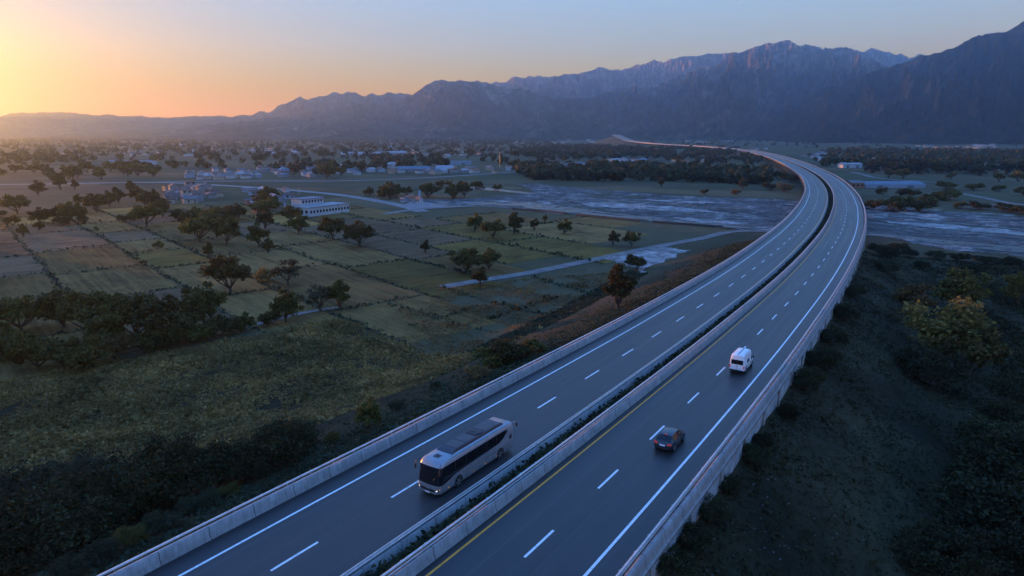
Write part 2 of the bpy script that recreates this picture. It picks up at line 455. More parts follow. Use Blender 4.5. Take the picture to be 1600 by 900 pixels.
PROF['butte'] = [(20,212.5),(100,210),(150,207),(250,201),(300,197),(362,190),(412,186),(455,181),(475,175),(485,174),(500,176),(525,171),(550,165),(582,161),(600,159),(617,157),(645,149),(662,137),(675,127),(681,124),(690,126),(700,125),(712,127),(735,126),(750,127),(765,131),(785,137),(800,140),(812,137),(825,141),(850,149),(865,155),(900,165),(1000,180)]
PROF['behind_left'] = [(300,200),(362,189),(387,181),(405,175),(420,174),(432,167),(452,157),(470,151),(482,154),(490,152),(500,151),(520,144),(532,146),(545,144),(557,145),(570,149),(582,146),(592,147),(605,145),(617,146),(632,146),(645,149),(700,160),(760,175)]
PROF['far_left'] = [(-500,205),(-300,195),(-150,180),(-60,178),(0,182),(15,178),(30,176),(57,176),(72,175),(92,175),(105,176),(120,177),(140,179),(155,181),(170,179),(187,182),(202,182),(222,180),(240,183),(257,184),(287,183),(305,181),(315,182),(327,180),(342,181),(362,182),(375,180),(390,179),(430,178),(500,181),(600,190)]
mountain("mountain", PROF['near'], 5200, 2150, 3, na=900, nt_=200, lat=480, rough=1.25, tail=(1290, 1120, .20), mat=m_shaded_slope)
mountain("mountain", PROF['massif'], 7000, 2700, 11, na=900, nt_=190, lat=430, rough=1.3)
mountain("mountain", PROF['back'], 9300, 2100, 23, na=700, nt_=130, lat=480, rough=1.3)
mountain("mountain", PROF['back_right'], 9300, 1500, 31, na=350, nt_=90, lat=480, rough=1.3)
mountain("mountain", PROF['butte'], 6800, 2700, 47, na=700, nt_=120, lat=520, rough=.7)
mountain("mountain", PROF['behind_left'], 8300, 2300, 53, na=400, nt_=90, lat=600, rough=.9)
mountain("mountain", PROF['far_left'], 8600, 2000, 61, na=500, nt_=60, lat=750, rough=.6, jitter=.6)

# ------------------------------------------------------------------ haze
HAZE_TOP = 1330.0
hb = MB(); hb.box(0, 3900, (Z0 - 1 + HAZE_TOP) / 2 , 17000, 13400, HAZE_TOP - (Z0 - 1))
m_haze = bpy.data.materials.new("haze"); m_haze.use_nodes = True
hn = m_haze.node_tree; hn.nodes.clear()
pv = hn.nodes.new("ShaderNodeVolumePrincipled"); ho = hn.nodes.new("ShaderNodeOutputMaterial")
pv.inputs['Color'].default_value = (.52, .75, 1.0, 1)
pv.inputs['Density'].default_value = 8.0e-5
pv.inputs['Anisotropy'].default_value = .79
hn.links.new(pv.outputs[0], ho.inputs['Volume'])
m_haze.cycles.homogeneous_volume = True
haze = tag(hb.build("haze", m_haze), kind="stuff")
# ------------------------------------------------------------------ carriageways
def stations(a, b):
    k = (CS > a) & (CS < b); return np.r_[a, CS[k], b]
def sweep_mesh(name, prof, a, b, closed=False, smooth=False, st=None):
    """profile [(offset, height above road)] drawn along the road; UV = (station, profile length)"""
    st = stations(a, b) if st is None else st
    pr = list(prof) + ([prof[0]] if closed else [])
    n = len(pr); L = np.r_[0, np.cumsum([math.dist(pr[i], pr[i + 1]) for i in range(n - 1)])]
    V = []; U = []
    for q, (o, z) in enumerate(pr):
        x, y, zz = rp(st, np.full_like(st, o), z); V.append(np.stack([x, y, zz], 1)); U.append(np.stack([st, np.full_like(st, L[q])], 1))
    V = np.stack(V, 1).reshape(-1, 3); U = np.stack(U, 1).reshape(-1, 2)
    i, j = np.meshgrid(np.arange(len(st) - 1), np.arange(n - 1), indexing='ij')
    Fq = np.stack([i * n + j, (i + 1) * n + j, (i + 1) * n + j + 1, i * n + j + 1], -1).reshape(-1, 4)
    return np_mesh(name, V, Fq, smooth, U)
ROAD_A, ROAD_B = -80.0, float(CS[-1])

m_asph, nt, p = new_mat("asphalt")
uvn = N(nt, "ShaderNodeUVMap"); mp = N(nt, "ShaderNodeMapping"); mp.inputs['Scale'].default_value = (.012, .55, 1); nt.links.new(uvn.outputs[0], mp.inputs[0])
streak = noise_n(nt, mp.outputs[0], 1.6, 5, .6); v = pos(nt); blot = noise_n(nt, v, .10, 5, .6); grain = noise_n(nt, v, 14, 3, .8)
c = ramp(nt, streak, [(.3, (.018, .019, .020)), (.5, (.028, .028, .029)), (.7, (.043, .042, .042))])
c = mixc(nt, .5, c, ramp(nt, blot, [(.3, (.75, .75, .77)), (.7, (1, 1, 1))]), 'MULTIPLY')
c = mixc(nt, .35, c, ramp(nt, grain, [(.3, (.6, .6, .6)), (.7, (1, 1, 1))]), 'MULTIPLY')
# fine longitudinal joints between the paving lanes
su = N(nt, "ShaderNodeSeparateXYZ"); nt.links.new(uvn.outputs[0], su.inputs[0])
jt = math_(nt, 'PINGPONG', math_(nt, 'ADD', su.outputs[1], .7), 1.85)
jl = math_(nt, 'LESS_THAN', math_(nt, 'ADD', jt, math_(nt, 'MULTIPLY', streak, .05)), .062)
c = mixc(nt, math_(nt, 'MULTIPLY', jl, .35), c, (.10, .098, .095))
# darker wheel paths, tar-sealed cracks and a few patches
wp_ = math_(nt, 'PINGPONG', math_(nt, 'ADD', su.outputs[1], -.55), 1.15)
wpf = N(nt, "ShaderNodeMapRange"); wpf.inputs[1].default_value = .25; wpf.inputs[2].default_value = .95; nt.links.new(math_(nt, 'ADD', wp_, math_(nt, 'MULTIPLY', streak, .4)), wpf.inputs[0])
c = mixc(nt, math_(nt, 'MULTIPLY', wpf.outputs[0], .45), c, (.6, .6, .62), 'MULTIPLY')
pv_ = N(nt, "ShaderNodeMapping"); pv_.inputs['Scale'].default_value = (.035, .27, 1); nt.links.new(uvn.outputs[0], pv_.inputs[0])
pn = N(nt, "ShaderNodeTexVoronoi", Scale=1.0); pn.distance = 'CHEBYCHEV'; nt.links.new(pv_.outputs[0], pn.inputs['Vector']); pc = N(nt, "ShaderNodeSeparateColor"); nt.links.new(pn.outputs['Color'], pc.inputs[0])
c = mixc(nt, math_(nt, 'MULTIPLY', math_(nt, 'GREATER_THAN', pc.outputs[0], .88), .35), c, (.5, .5, .5), 'MULTIPLY')
ck = N(nt, "ShaderNodeTexNoise", Scale=.16, Detail=6.0, Roughness=.6); nt.links.new(v, ck.inputs['Vector'])
c = mixc(nt, math_(nt, 'MULTIPLY', math_(nt, 'LESS_THAN', math_(nt, 'ABSOLUTE', math_(nt, 'SUBTRACT', ck.outputs['Fac'], .5)), .0022), .5), c, (.012, .012, .012))
nt.links.new(c, p.inputs['Base Color'])
nt.links.new(math_(nt, 'ADD', math_(nt, 'MULTIPLY', streak, .30), .28), p.inputs['Roughness'])
p.inputs['Specular IOR Level'].default_value = .5
bump(nt, p, grain, .25, .01)
m_conc, nt, p = new_mat("concrete")
v = pos(nt); st1 = noise_n(nt, v, .7, 7, .65); v2 = pos(nt, (2.5, 2.5, .25)); st2 = noise_n(nt, v2, 1.4, 5, .6); uvn = N(nt, "ShaderNodeUVMap"); su = N(nt, "ShaderNodeSeparateXYZ"); nt.links.new(uvn.outputs[0], su.inputs[0])
c = ramp(nt, st1, [(.3, (.22, .22, .215)), (.7, (.34, .34, .335))])
c = mixc(nt, .55, c, ramp(nt, st2, [(.35, (.55, .54, .52)), (.62, (1, 1, 1))]), 'MULTIPLY')
jn = math_(nt, 'LESS_THAN', math_(nt, 'PINGPONG', su.outputs[0], 2.0), .035)
c = mixc(nt, jn, c, (.06, .058, .055))
nt.links.new(c, p.inputs['Base Color']); p.inputs['Roughness'].default_value = .85; p.inputs['Specular IOR Level'].default_value = .25
bump(nt, p, st1, .3, .02)
m_steel, nt, p = new_mat("galvanised_steel")
sp = noise_n(nt, pos(nt), 2.0, 5); nt.links.new(ramp(nt, sp, [(.3, (.42, .42, .43)), (.7, (.60, .60, .60))]), p.inputs['Base Color'])
p.inputs['Metallic'].default_value = .6; p.inputs['Roughness'].default_value = .42
m_white, nt, p = new_mat("white_road_paint")
wr = noise_n(nt, pos(nt), 3.5, 6, .7); nt.links.new(ramp(nt, wr, [(.28, (.36, .36, .36)), (.5, (.80, .80, .80))]), p.inputs['Base Color']); p.inputs['Roughness'].default_value = .6
m_yellow, nt, p = new_mat("yellow_road_paint")
wr = noise_n(nt, pos(nt), 3.5, 6, .7); nt.links.new(ramp(nt, wr, [(.28, (.34, .15, .02)), (.55, (.85, .31, .02))]), p.inputs['Base Color']); p.inputs['Roughness'].default_value = .6

for a, b in ((-13.98, -1.72), (1.85, 13.98)):
    os_ = np.linspace(a, b, 9)
    tag(obj("road", sweep_mesh("road", [(o, 0.0) for o in os_], ROAD_A, ROAD_B), m_asph), kind="structure")
def line(o, w, mat, name, a=ROAD_A, b=ROAD_B, h=.006):
    tag(obj(name, sweep_mesh(name, [(o - w / 2, h), (o + w / 2, h)], a, b), mat), kind="structure")
line(-11.84, .22, m_white, "edge_line"); line(11.76, .24, m_white, "edge_line")
line(-2.46, .22, m_yellow, "edge_line"); line(2.50, .20, m_yellow, "edge_line")
for o, ph in ((-7.05, 8.6), (7.04, 8.0)):
    V = []; Fc = []
    k = -9
    while True:
        s0 = ph + 12.35 * k; k += 1
        if s0 > 1700: break
        Ln = 4.3
        b0 = len(V)
        for ss in (s0, s0 + Ln / 2, s0 + Ln):
            for oo in (o - .11, o + .11):
                x, y, z = rp(ss, oo, .006); V.append((float(x), float(y), float(z)))
        Fc += [(b0, b0 + 1, b0 + 3, b0 + 2), (b0 + 2, b0 + 3, b0 + 5, b0 + 4)]
    tag(obj("lane_marking", np_mesh("lane_marking", V, [f[::-1] for f in Fc]), m_white), kind="structure")
m_soil = simple("median_soil", (.05, .055, .024), .95, spec=.1, var=.5, vscale=2.0)
tag(obj("median_strip", sweep_mesh("median_strip", [(-1.40, -.52), (-.4, -.36), (.5, -.32), (1.40, -.36)], ROAD_A, ROAD_B), m_soil), kind="structure")

# ------------------------------------------------------------------ barriers
def barrier(name, label, c, rail_o, a=ROAD_A, b=ROAD_B, hgt=.95, thick=.2, low=-.03, gap=.13):
    root = empty(name); tag(root, label, "barrier", "concrete barriers along the highway")
    prof = [(c - .29, low), (c - .27, low + .13), (c - thick / 2 - .02, low + .39), (c - thick / 2, hgt), (c + thick / 2, hgt), (c + thick / 2 + .02, low + .39), (c + .27, low + .13), (c + .29, low)]
    obj("wall", sweep_mesh("wall", prof, a, b), m_conc, root)
    h0, h1, w = hgt + gap, hgt + gap + .18, .16
    obj("rail", sweep_mesh("rail", [(rail_o - w / 2, h0), (rail_o - w / 2, h1), (rail_o + w / 2, h1), (rail_o + w / 2, h0)], a, b, closed=True), m_steel, root)
    h0, h1, w = hgt - .22, hgt - .06, .10
    if low < -.5: h0, h1 = hgt + .26, hgt + .36
    obj("rail", sweep_mesh("rail", [(rail_o - w / 2, h0), (rail_o - w / 2, h1), (rail_o + w / 2, h1), (rail_o + w / 2, h0)], a, b, closed=True), m_steel, root)
    sgn = 1 if rail_o > c else -1
    pm = MB(); pm.box(0, 0, 0, .10, .10, .62); pm.box(-sgn * .13, 0, -.16, .26, .09, .10); pm = pm.mesh("post"); pm.materials.append(m_steel)
    n = 0; s = -4.0; far = MB()
    while s < 900:
        x, y, z = rp(s, rail_o + sgn * .11, hgt - .02); h = heading(s)
        if n < 92:
            o = obj("post", pm, None, root); o.location = (float(x), float(y), float(z)); o.rotation_euler = (0, 0, -h)
        else:
            far.box(float(x), float(y), float(z), .10, .10, .62, -h)
        n += 1; s += 2.6
    fo = far.build("post", m_steel, root); fo["kind"] = "stuff"
    return root
barrier("concrete_barrier", "concrete barrier along the bus's outer shoulder, nearest the fields", -14.28, -14.62)
barrier("concrete_barrier", "median concrete barrier beside the bus lane's yellow line", -1.66, -1.90, thick=.18, hgt=.20, low=-.82, gap=-.02)
barrier("concrete_barrier", "median concrete barrier beside the yellow line of the car's carriageway", 1.50, 1.14)
barrier("concrete_barrier", "concrete barrier on the embankment side of the white van and the car", 14.72, 14.34, thick=.34)

# retaining wall under the right-hand edge
def wall_strip(name, o, top, sa, sb, mat, parent, thick=.25):
    st = np.arange(sa, sb, 1.5)
    x0, y0, z0 = rp(st, np.full_like(st, o), top); x1, y1, _ = rp(st, np.full_like(st, o - thick), top)
    zb = terrain(*rp(st, np.full_like(st, o + .8))[:2]) - 1.2
    V = np.stack([np.stack([x1, y1, z0], 1), np.stack([x0, y0, z0], 1), np.stack([x0, y0, np.minimum(zb, z0 - .4)], 1)], 1).reshape(-1, 3)
    U = np.stack([np.stack([st, st * 0], 1), np.stack([st, st * 0 + .3], 1), np.stack([st, st * 0 + 3], 1)], 1).reshape(-1, 2)
    i, j = np.meshgrid(np.arange(len(st) - 1), np.arange(2), indexing='ij')
    Fq = np.stack([i * 3 + j, i * 3 + j + 1, (i + 1) * 3 + j + 1, (i + 1) * 3 + j], -1).reshape(-1, 4)
    return obj(name, np_mesh(name, V, Fq, False, U), mat, parent)
m_conc2 = simple("weathered_concrete", (.26, .25, .235), .9, spec=.2, var=.35, vscale=.9)
rw = empty("retaining_wall"); tag(rw, "stained concrete retaining wall with pilasters below the right highway edge", "retaining wall")
wall_strip("wall", 15.02, -.10, -20, 262, m_conc2, rw)
cop = sweep_mesh("coping", [(14.9, -.12), (15.16, -.12), (15.16, -.42), (15.0, -.42)], -20, 262); obj("coping", cop, m_conc, rw)
s = -14.0
pz = None
while s < 258:
    x, y, z = rp(s, 15.06, 0); zb = float(terrain(np.array([float(rp(s, 15.8)[0])]), np.array([float(rp(s, 15.8)[1])]))[0]) - .8
    ht = max(float(z) - .425 - zb, .6)
    b_ = MB(); b_.box(0, 0, 0, .34, .75, ht)
    o = b_.build("pilaster", m_conc2, rw, bevel=.03); o.location = (float(x), float(y), float(z) - .425 - ht / 2); o.rotation_euler = (0, 0, -heading(s))
    s += 9.0

# viaduct over the river and the woods
vd = empty("viaduct"); tag(vd, "long concrete viaduct on wall piers carrying the highway over the gravel river", "viaduct")
for a, b in ((-15.0, -.9), (.9, 15.1)):
    m_ = sweep_mesh("girder", [(a, -.12), (a, -.55), (a + 2.0, -.9), (a + 2.6, -2.3), (b - 2.6, -2.3), (b - 2.0, -.9), (b, -.55), (b, -.12)], 225, 1500)
    obj("girder", m_, m_conc2, vd)
s = 262.0
pier_mesh = None
while s < 1480:
    for o in (-8, 8):
        x, y, z = rp(s, o, -2.3); zb = Z0 - 1.5; ht = float(z) - zb
        b_ = MB(); b_.box(0, 0, 0, 6.2, 1.5, ht - 1.0); b_.box(0, 0, ht / 2 - .5 + .002, 10.4, 1.9, 1.0)
        q = b_.build("pier", m_conc2, vd, bevel=.08); q.location = (float(x), float(y), zb + (ht - 1.0) / 2); q.rotation_euler = (0, 0, -heading(s))
    s += 30.0 if s < 900 else 38.0
# ------------------------------------------------------------------ fields, river bed, water, side roads
RNG = np.random.default_rng(12)
E1 = np.array((sin(radians(139)), cos(radians(139)))); E2 = np.array((sin(radians(50)), cos(radians(50))))
GO = np.array(at(200, 412, Z0)[:2])
def field_mat(name, a, b, stripe):
    m, nt, p = new_mat(name)
    g = N(nt, "ShaderNodeNewGeometry"); mp = N(nt, "ShaderNodeMapping"); mp.inputs['Rotation'].default_value = (0, 0, radians(-40 if stripe else 49)); nt.links.new(g.outputs['Position'], mp.inputs[0])
    mp2 = N(nt, "ShaderNodeMapping"); mp2.inputs['Scale'].default_value = (.035, .55, 1); nt.links.new(mp.outputs[0], mp2.inputs[0])
    st = noise_n(nt, mp2.outputs[0], 1.0, 6, .68); bl = noise_n(nt, pos(nt), .045, 6, .65, .6); fn = noise_n(nt, pos(nt), .9, 5, .7)
    f = math_(nt, 'ADD', math_(nt, 'MULTIPLY', st, .55), math_(nt, 'MULTIPLY', bl, .45))
    c = ramp(nt, f, [(.38, tuple(q * .6 for q in a)), (.5, tuple((q + r) * .5 for q, r in zip(a, b))), (.60, b)])
    c = mixc(nt, .6, c, ramp(nt, fn, [(.3, (.4, .4, .4)), (.65, (1, 1, 1))]), 'MULTIPLY')
    oi = N(nt, "ShaderNodeObjectInfo"); hs = N(nt, "ShaderNodeHueSaturation"); nt.links.new(c, hs.inputs['Color'])
    nt.links.new(math_(nt, 'ADD', math_(nt, 'MULTIPLY', oi.outputs['Random'], .5), .75), hs.inputs['Value'])
    nt.links.new(hs.outputs[0], p.inputs['Base Color']); p.inputs['Roughness'].default_value = .95; p.inputs['Specular IOR Level'].default_value = .08
    bump(nt, p, math_(nt, 'ADD', st, fn), .8, .25); return m
FM = {'brown': field_mat('ploughed_soil', (0.101, 0.063, 0.032), (0.196, 0.124, 0.062), True),
      'olive': field_mat('olive_stubble', (0.136, 0.085, 0.027), (0.277, 0.161, 0.052), False),
      'green': field_mat('green_crop', (0.106, 0.075, 0.018), (0.205, 0.129, 0.032), True),
      'bright': field_mat('young_green_crop', (0.116, 0.094, 0.021), (0.183, 0.138, 0.033), True),
      'dry': field_mat('dry_straw_field', (0.360, 0.175, 0.044), (0.475, 0.271, 0.073), True),
      'dark': field_mat('dark_fallow', (0.124, 0.082, 0.023), (0.234, 0.132, 0.044), False)}
def P2(px, py): return np.array(at(px, py, Z0)[:2])
def inside(poly, x, y):
    poly = np.asarray(poly); x = np.asarray(x); y = np.asarray(y); r = np.zeros(x.shape, bool); n = len(poly)
    for i in range(n):
        x1, y1 = poly[i]; x2, y2 = poly[(i + 1) % n]
        c = (y1 > y) != (y2 > y)
        with np.errstate(divide='ignore', invalid='ignore'):
            r ^= c & (x < (x2 - x1) * (y - y1) / (y2 - y1 + 1e-12) + x1)
    return r
def px_poly(pts): return np.array([P2(*q) for q in pts])
def sheet(name, pts, mat, z, wob=1.5, step=4.0):
    """ground sheet with a slightly ragged outline"""
    P = px_poly(pts); out = []
    for i in range(len(P)):
        a, b = P[i], P[(i + 1) % len(P)]; L = np.linalg.norm(b - a); n = max(1, int(L / step)); d = (b - a) / (L + 1e-9); nn = np.array((-d[1], d[0]))
        for k in range(n):
            q = a + (b - a) * k / n; w = wob * float(fbm(q[0] / 14, q[1] / 14, 3, 77)) * (1 if 0 < k else .2); out.append(q + nn * w)
    m = MB(); m.add([(q[0], q[1], z) for q in out], [tuple(range(len(out)))])
    o = m.build(name, mat)
    if o.data.polygons[0].normal.z < 0: o.data.flip_normals()
    return tag(o, kind="structure")
RIVER = [(640,312),(700,322),(770,323),(880,334),(1000,346),(1150,359),(1260,365),(1380,371),(1480,392),(1700,412),(1700,342),(1600,337),(1500,331),(1430,326),(1380,321),(1300,316),(1200,311),(1080,307),(960,298),(880,292),(840,287),(800,286),(836,300),(790,306),(730,311)]
riverP = px_poly(RIVER)
forced = [((630,392),'bright'),((730,329),'bright'),((690,331),'bright'),((780,326),'olive'),((930,372),'bright'),((1000,368),'bright'),((1060,364),'green'),((880,355),'olive'),((690,345),'brown'),((620,352),'brown'),((560,350),'brown'),((700,372),'brown'),((640,405),'brown'),((560,415),'olive'),((500,430),'olive'),((240,362),'olive'),((280,372),'olive'),((100,410),'olive'),((110,390),'brown'),((50,395),'brown'),((150,380),'brown'),((200,370),'brown'),((30,430),'brown'),((200,425),'olive'),((620,415),'green'),((700,415),'dark'),((560,450),'olive'),((560,310),'dry'),((290,290),'dry'),((620,285),'dry'),((580,285),'dry'),((190,330),'dry'),((30,325),'dry'),((120,285),'dry'),((330,285),'dry')]
FPTS = [(P2(*q), k) for q, k in forced]
banks = []                                            # boundary segments, for the rough grass on the field banks
def quad_field(u0, u1, v0, v1, g, kind=None, ragged=0):
    c = [GO + E1 * u + E2 * v for u, v in ((u0, v0), (u1, v0), (u1, v1), (u0, v1))]
    mid = sum(c) / 4
    s_, o_ = to_road(np.array([q[0] for q in c]), np.array([q[1] for q in c]))
    if ((o_ > -44) & (s_ < 330)).any() or (o_ > -22).any(): return
    xs = np.array([q[0] for q in c] + [mid[0]]); ys = np.array([q[1] for q in c] + [mid[1]])
    if inside(riverP, xs, ys).any(): return
    if inside(SCRUB_P, xs[4:], ys[4:]).any(): return
    if kind is None:
        kind = random.choices(['brown', 'olive', 'green', 'dark', 'dry'], [3, 4, 2.2, 2.4, .35])[0]
        for q, k in FPTS:
            d = q - GO; u, v = d @ E1, d @ E2
            if u0 <= u <= u1 and v0 <= v <= v1: kind = k
    m = MB(); gp = .55
    u0 += gp; u1 -= gp; v0 += gp; v1 -= gp
    ring = []
    for (a, b) in (((u0, v0), (u1, v0)), ((u1, v0), (u1, v1)), ((u1, v1), (u0, v1)), ((u0, v1), (u0, v0))):
        n = max(2, int(math.dist(a, b) / 5))
        for k in range(n):
            u = a[0] + (b[0] - a[0]) * k / n; v = a[1] + (b[1] - a[1]) * k / n
            q = GO + E1 * u + E2 * v; w = fbm(q[0] / 16, q[1] / 16, 3, 9) * 1.1; ring.append((q[0] + w, q[1] + w, Z0 + .05))
    m.add(ring, [tuple(range(len(ring)))]); o = m.build("field", FM[kind])
    if o.data.polygons[0].normal.z < 0: o.data.flip_normals()
    tag(o, kind="structure")
    for (a, b) in (((u0 - gp, v0 - gp), (u1 + gp, v0 - gp)), ((u0 - gp, v0 - gp), (u0 - gp, v1 + gp))):
        banks.append((GO + E1 * a[0] + E2 * a[1], GO + E1 * b[0] + E2 * b[1]))
SCRUB = [(-900,640),(0,592),(180,560),(380,522),(470,505),(520,497),(610,545),(700,600),(760,590),(830,560),(700,700),(500,900),(0,1500),(-900,1200)]
SCRUB_P = px_poly(SCRUB)
v = -150.0; rr = random.Random(4)
while v < 420:
    dv = rr.uniform(17, 30) if v < 150 else rr.uniform(26, 46)
    u = -330 + rr.uniform(0, 30)
    while u < 170:
        du = rr.uniform(34, 62)
        c = GO + E1 * (u + du / 2) + E2 * (v + dv / 2)
        r = math.hypot(c[0], c[1]); az = math.degrees(math.atan2(c[0], c[1]))
        if 110 < r < 480 and -48 < az < 30 and c[1] > 0: quad_field(u, u + du, v, v + dv, 0)
        u += du
    v += dv
# gravel river bed
m_gravel, nt, p = new_mat("river_gravel")
v_ = pos(nt); a1 = noise_n(nt, pos(nt, (.05, .05, 1)), 1.0, 10, .76, 1.2); a2 = noise_n(nt, v_, .22, 8, .8)
c = ramp(nt, a1, [(.38, (.03, .03, .026)), (.46, (.09, .083, .077)), (.53, (.13, .118, .108)), (.58, (.26, .24, .225)), (.64, (.42, .39, .36))])
c = mixc(nt, .65, c, ramp(nt, a2, [(.40, (.28, .28, .28)), (.56, (1, 1, 1))]), 'MULTIPLY')
nt.links.new(c, p.inputs['Base Color']); p.inputs['Roughness'].default_value = .9; p.inputs['Specular IOR Level'].default_value = .2
bump(nt, p, a2, 1.0, .5)
m_bar, nt, p = new_mat("pale_gravel")
g1 = noise_n(nt, pos(nt), .12, 9, .8); nt.links.new(ramp(nt, g1, [(.4, (.10, .09, .082)), (.52, (.27, .245, .225)), (.62, (.44, .41, .38))]), p.inputs['Base Color']); p.inputs['Roughness'].default_value = .9; bump(nt, p, g1, 1.0, .4)
m_water, nt, p = new_mat("river_water")
p.inputs['Base Color'].default_value = (.03, .045, .05, 1); p.inputs['Roughness'].default_value = .12; p.inputs['IOR'].default_value = 1.33
bump(nt, p, noise_n(nt, pos(nt, (.5, 1.6, 1)), .5, 6, .7), .6, .5)
m_dirt = simple("dirt_road", (.17, .155, .14), .9, spec=.2, var=.35, vscale=.25)
m_side = simple("worn_asphalt", (.16, .16, .16), .7, spec=.4, var=.25, vscale=.3)
m_bank = simple("overgrown_gravel_bank", (.075, .075, .042), .95, spec=.1, var=.6, vscale=.12)
def bed(name, poly, mat, z, step, amp):
    """gravel bed: a sheet with low bars and hollows"""
    P = px_poly(poly); lo = P.min(0); hi = P.max(0); gx = np.arange(lo[0], hi[0], step); gy = np.arange(lo[1], hi[1], step * .8)
    X, Y = np.meshgrid(gx, gy, indexing='ij'); w = np.array((fbm(X / 30, Y / 30, 3, 71), fbm(X / 30, Y / 30, 3, 72))) * 6
    Z = amp * (ridged(X / 20 + w[0] / 20, Y / 13 + w[1] / 20, 5, 73) - .35) + .28 * amp * noise2(X / 3.6, Y / 3.0, 74)
    k = inside(P, X + w[0], Y + w[1]); n = X.shape[1]; i, j = np.meshgrid(np.arange(X.shape[0] - 1), np.arange(n - 1), indexing='ij')
    Fq = np.stack([i * n + j, (i + 1) * n + j, (i + 1) * n + j + 1, i * n + j + 1], -1).reshape(-1, 4)
    Fq = Fq[k.ravel()[Fq].all(1)]; used, inv = np.unique(Fq, return_inverse=True)
    V = np.stack([X.ravel(), Y.ravel(), z + np.maximum(Z.ravel(), -.04)], 1)[used]
    return tag(obj(name, np_mesh(name, V, inv.reshape(-1, 4), True), mat), kind="structure")
bed("river_bed", RIVER, m_gravel, Z0 + .10, 2.2, .9)
sheet("water", [(640,311),(700,319),(770,317),(800,316),(850,318),(900,326),(960,334),(1040,343),(1130,352),(1200,359),(1150,357),(1050,349.5),(1000,344.5),(930,337),(860,330),(800,323),(770,321),(700,321.5)], m_water, Z0 + .30, 1.6, 2.5)
sheet("water", [(1330,366),(1380,367),(1440,372),(1500,378),(1560,384),(1640,390),(1700,396),(1700,406),(1620,397),(1560,393),(1500,387),(1440,378),(1385,371)], m_water, Z0 + .30, 1.2, 2.5)
sheet("water", [(1490,315),(1530,318),(1600,324),(1700,331),(1700,334),(1600,327.5),(1540,322),(1500,318)], m_water, Z0 + .14, .8, 2.5)
for P in ([(860,306),(930,311),(1010,316),(1090,322),(1180,327),(1180,328.2),(1090,323.6),(1010,317.6),(930,312.4)], [(960,322),(1030,329),(1100,334),(1190,338),(1190,339.4),(1100,335.8),(1030,330.6)], [(1360,336),(1440,343),(1520,351),(1620,361),(1620,362.6),(1520,352.6),(1440,344.4)], [(1370,352),(1450,358),(1540,366),(1640,376),(1640,378),(1540,368),(1450,359.4)]):
    sheet("water", P, m_water, Z0 + .24, 2.2, 2.5)
for P in ([(900,318),(960,317),(1040,322),(1120,330),(1150,336),(1080,333),(1000,328),(930,324)], [(1040,340),(1110,343),(1180,349),(1170,353),(1100,349)], [(1000,312),(1080,314),(1150,318),(1100,319),(1040,316)], [(1370,345),(1450,349),(1560,358),(1640,366),(1600,370),(1500,361),(1420,353)], [(1380,327),(1440,333),(1500,341),(1450,340),(1400,333)]):
    bed("gravel_bar", P, m_bar, Z0 + .22, 2.0, .8)
sheet("water", [(700,291),(760,293),(790,297),(830,301),(846,304),(830,304),(790,300),(750,296.5),(700,294)], m_water, Z0 + .14, .8, 2.5)
for P in ([(862,318),(900,320),(960,329),(985,334),(930,333),(880,326)], [(905,301),(960,302),(1020,309),(1000,311),(940,308)], [(1440,318),(1520,326),(1640,334),(1640,345),(1540,338),(1470,331),(1430,325)]):
    sheet("river_bank", P, m_bank, Z0 + .13, 3.0)
bed("gravel_flat", [(985,388),(1040,384),(1075,390),(1150,398),(1175,400),(1120,415),(1040,428),(1000,428),(965,412),(940,404)], m_bar, Z0 + .10, 1.4, .5)
def side_road(name, pts, w, mat, z):
    P = np.array([P2(*q) for q in pts]); P = np.c_[P, np.zeros(len(P))]; P = spline(P, lambda s: 8.0)[:, :2]
    t = np.gradient(P, axis=0); t /= np.linalg.norm(t, axis=1)[:, None]; n = np.stack([t[:, 1], -t[:, 0]], 1)
    wv = w / 2 * (1 + .16 * fbm(P[:, 0] / 18, P[:, 1] / 18, 2, 5))[:, None]
    V = np.r_[np.c_[P + n * wv, np.full(len(P), z)], np.c_[P - n * wv, np.full(len(P), z)]]; k = len(P); i = np.arange(k - 1)
    tag(obj(name, np_mesh(name, V, np.stack([i, i + 1, i + 1 + k, i + k], 1)), mat), kind="structure")
side_road("dirt_road", [(692,449),(760,437),(820,428),(900,412),(1000,391),(1090,374),(1170,361),(1205,362)], 5.0, m_dirt, Z0 + .17)
side_road("side_road", [(-60,291),(0,289),(120,287),(225,285),(330,289),(450,297),(540,306),(600,316),(640,324.5),(660,331)], 9.0, m_side, Z0 + .15)
side_road("side_road", [(600,335),(645,328),(700,324),(760,322),(800,325),(880,334.5)], 6.5, m_dirt, Z0 + .19)
side_road("side_road", [(225,285),(320,283.5),(420,283),(520,283),(640,279),(760,272),(880,262),(960,258)], 8.0, m_side, Z0 + .16)
side_road("dirt_road", [(1330,269),(1350,273),(1370,278),(1400,281),(1480,286)], 7.0, m_dirt, Z0 + .17)
side_road("dirt_road", [(1480,298),(1510,304),(1550,312),(1580,318),(1700,330)], 6.0, m_dirt, Z0 + .17)
side_road("dirt_path", [(400,508),(440,497),(500,485),(530,481)], 2.2, m_dirt, Z0 + .16)
sheet("yard", [(628,322),(640,316),(700,313),(760,317),(775,321),(700,323),(650,326)], m_side, Z0 + .13, 1.0)

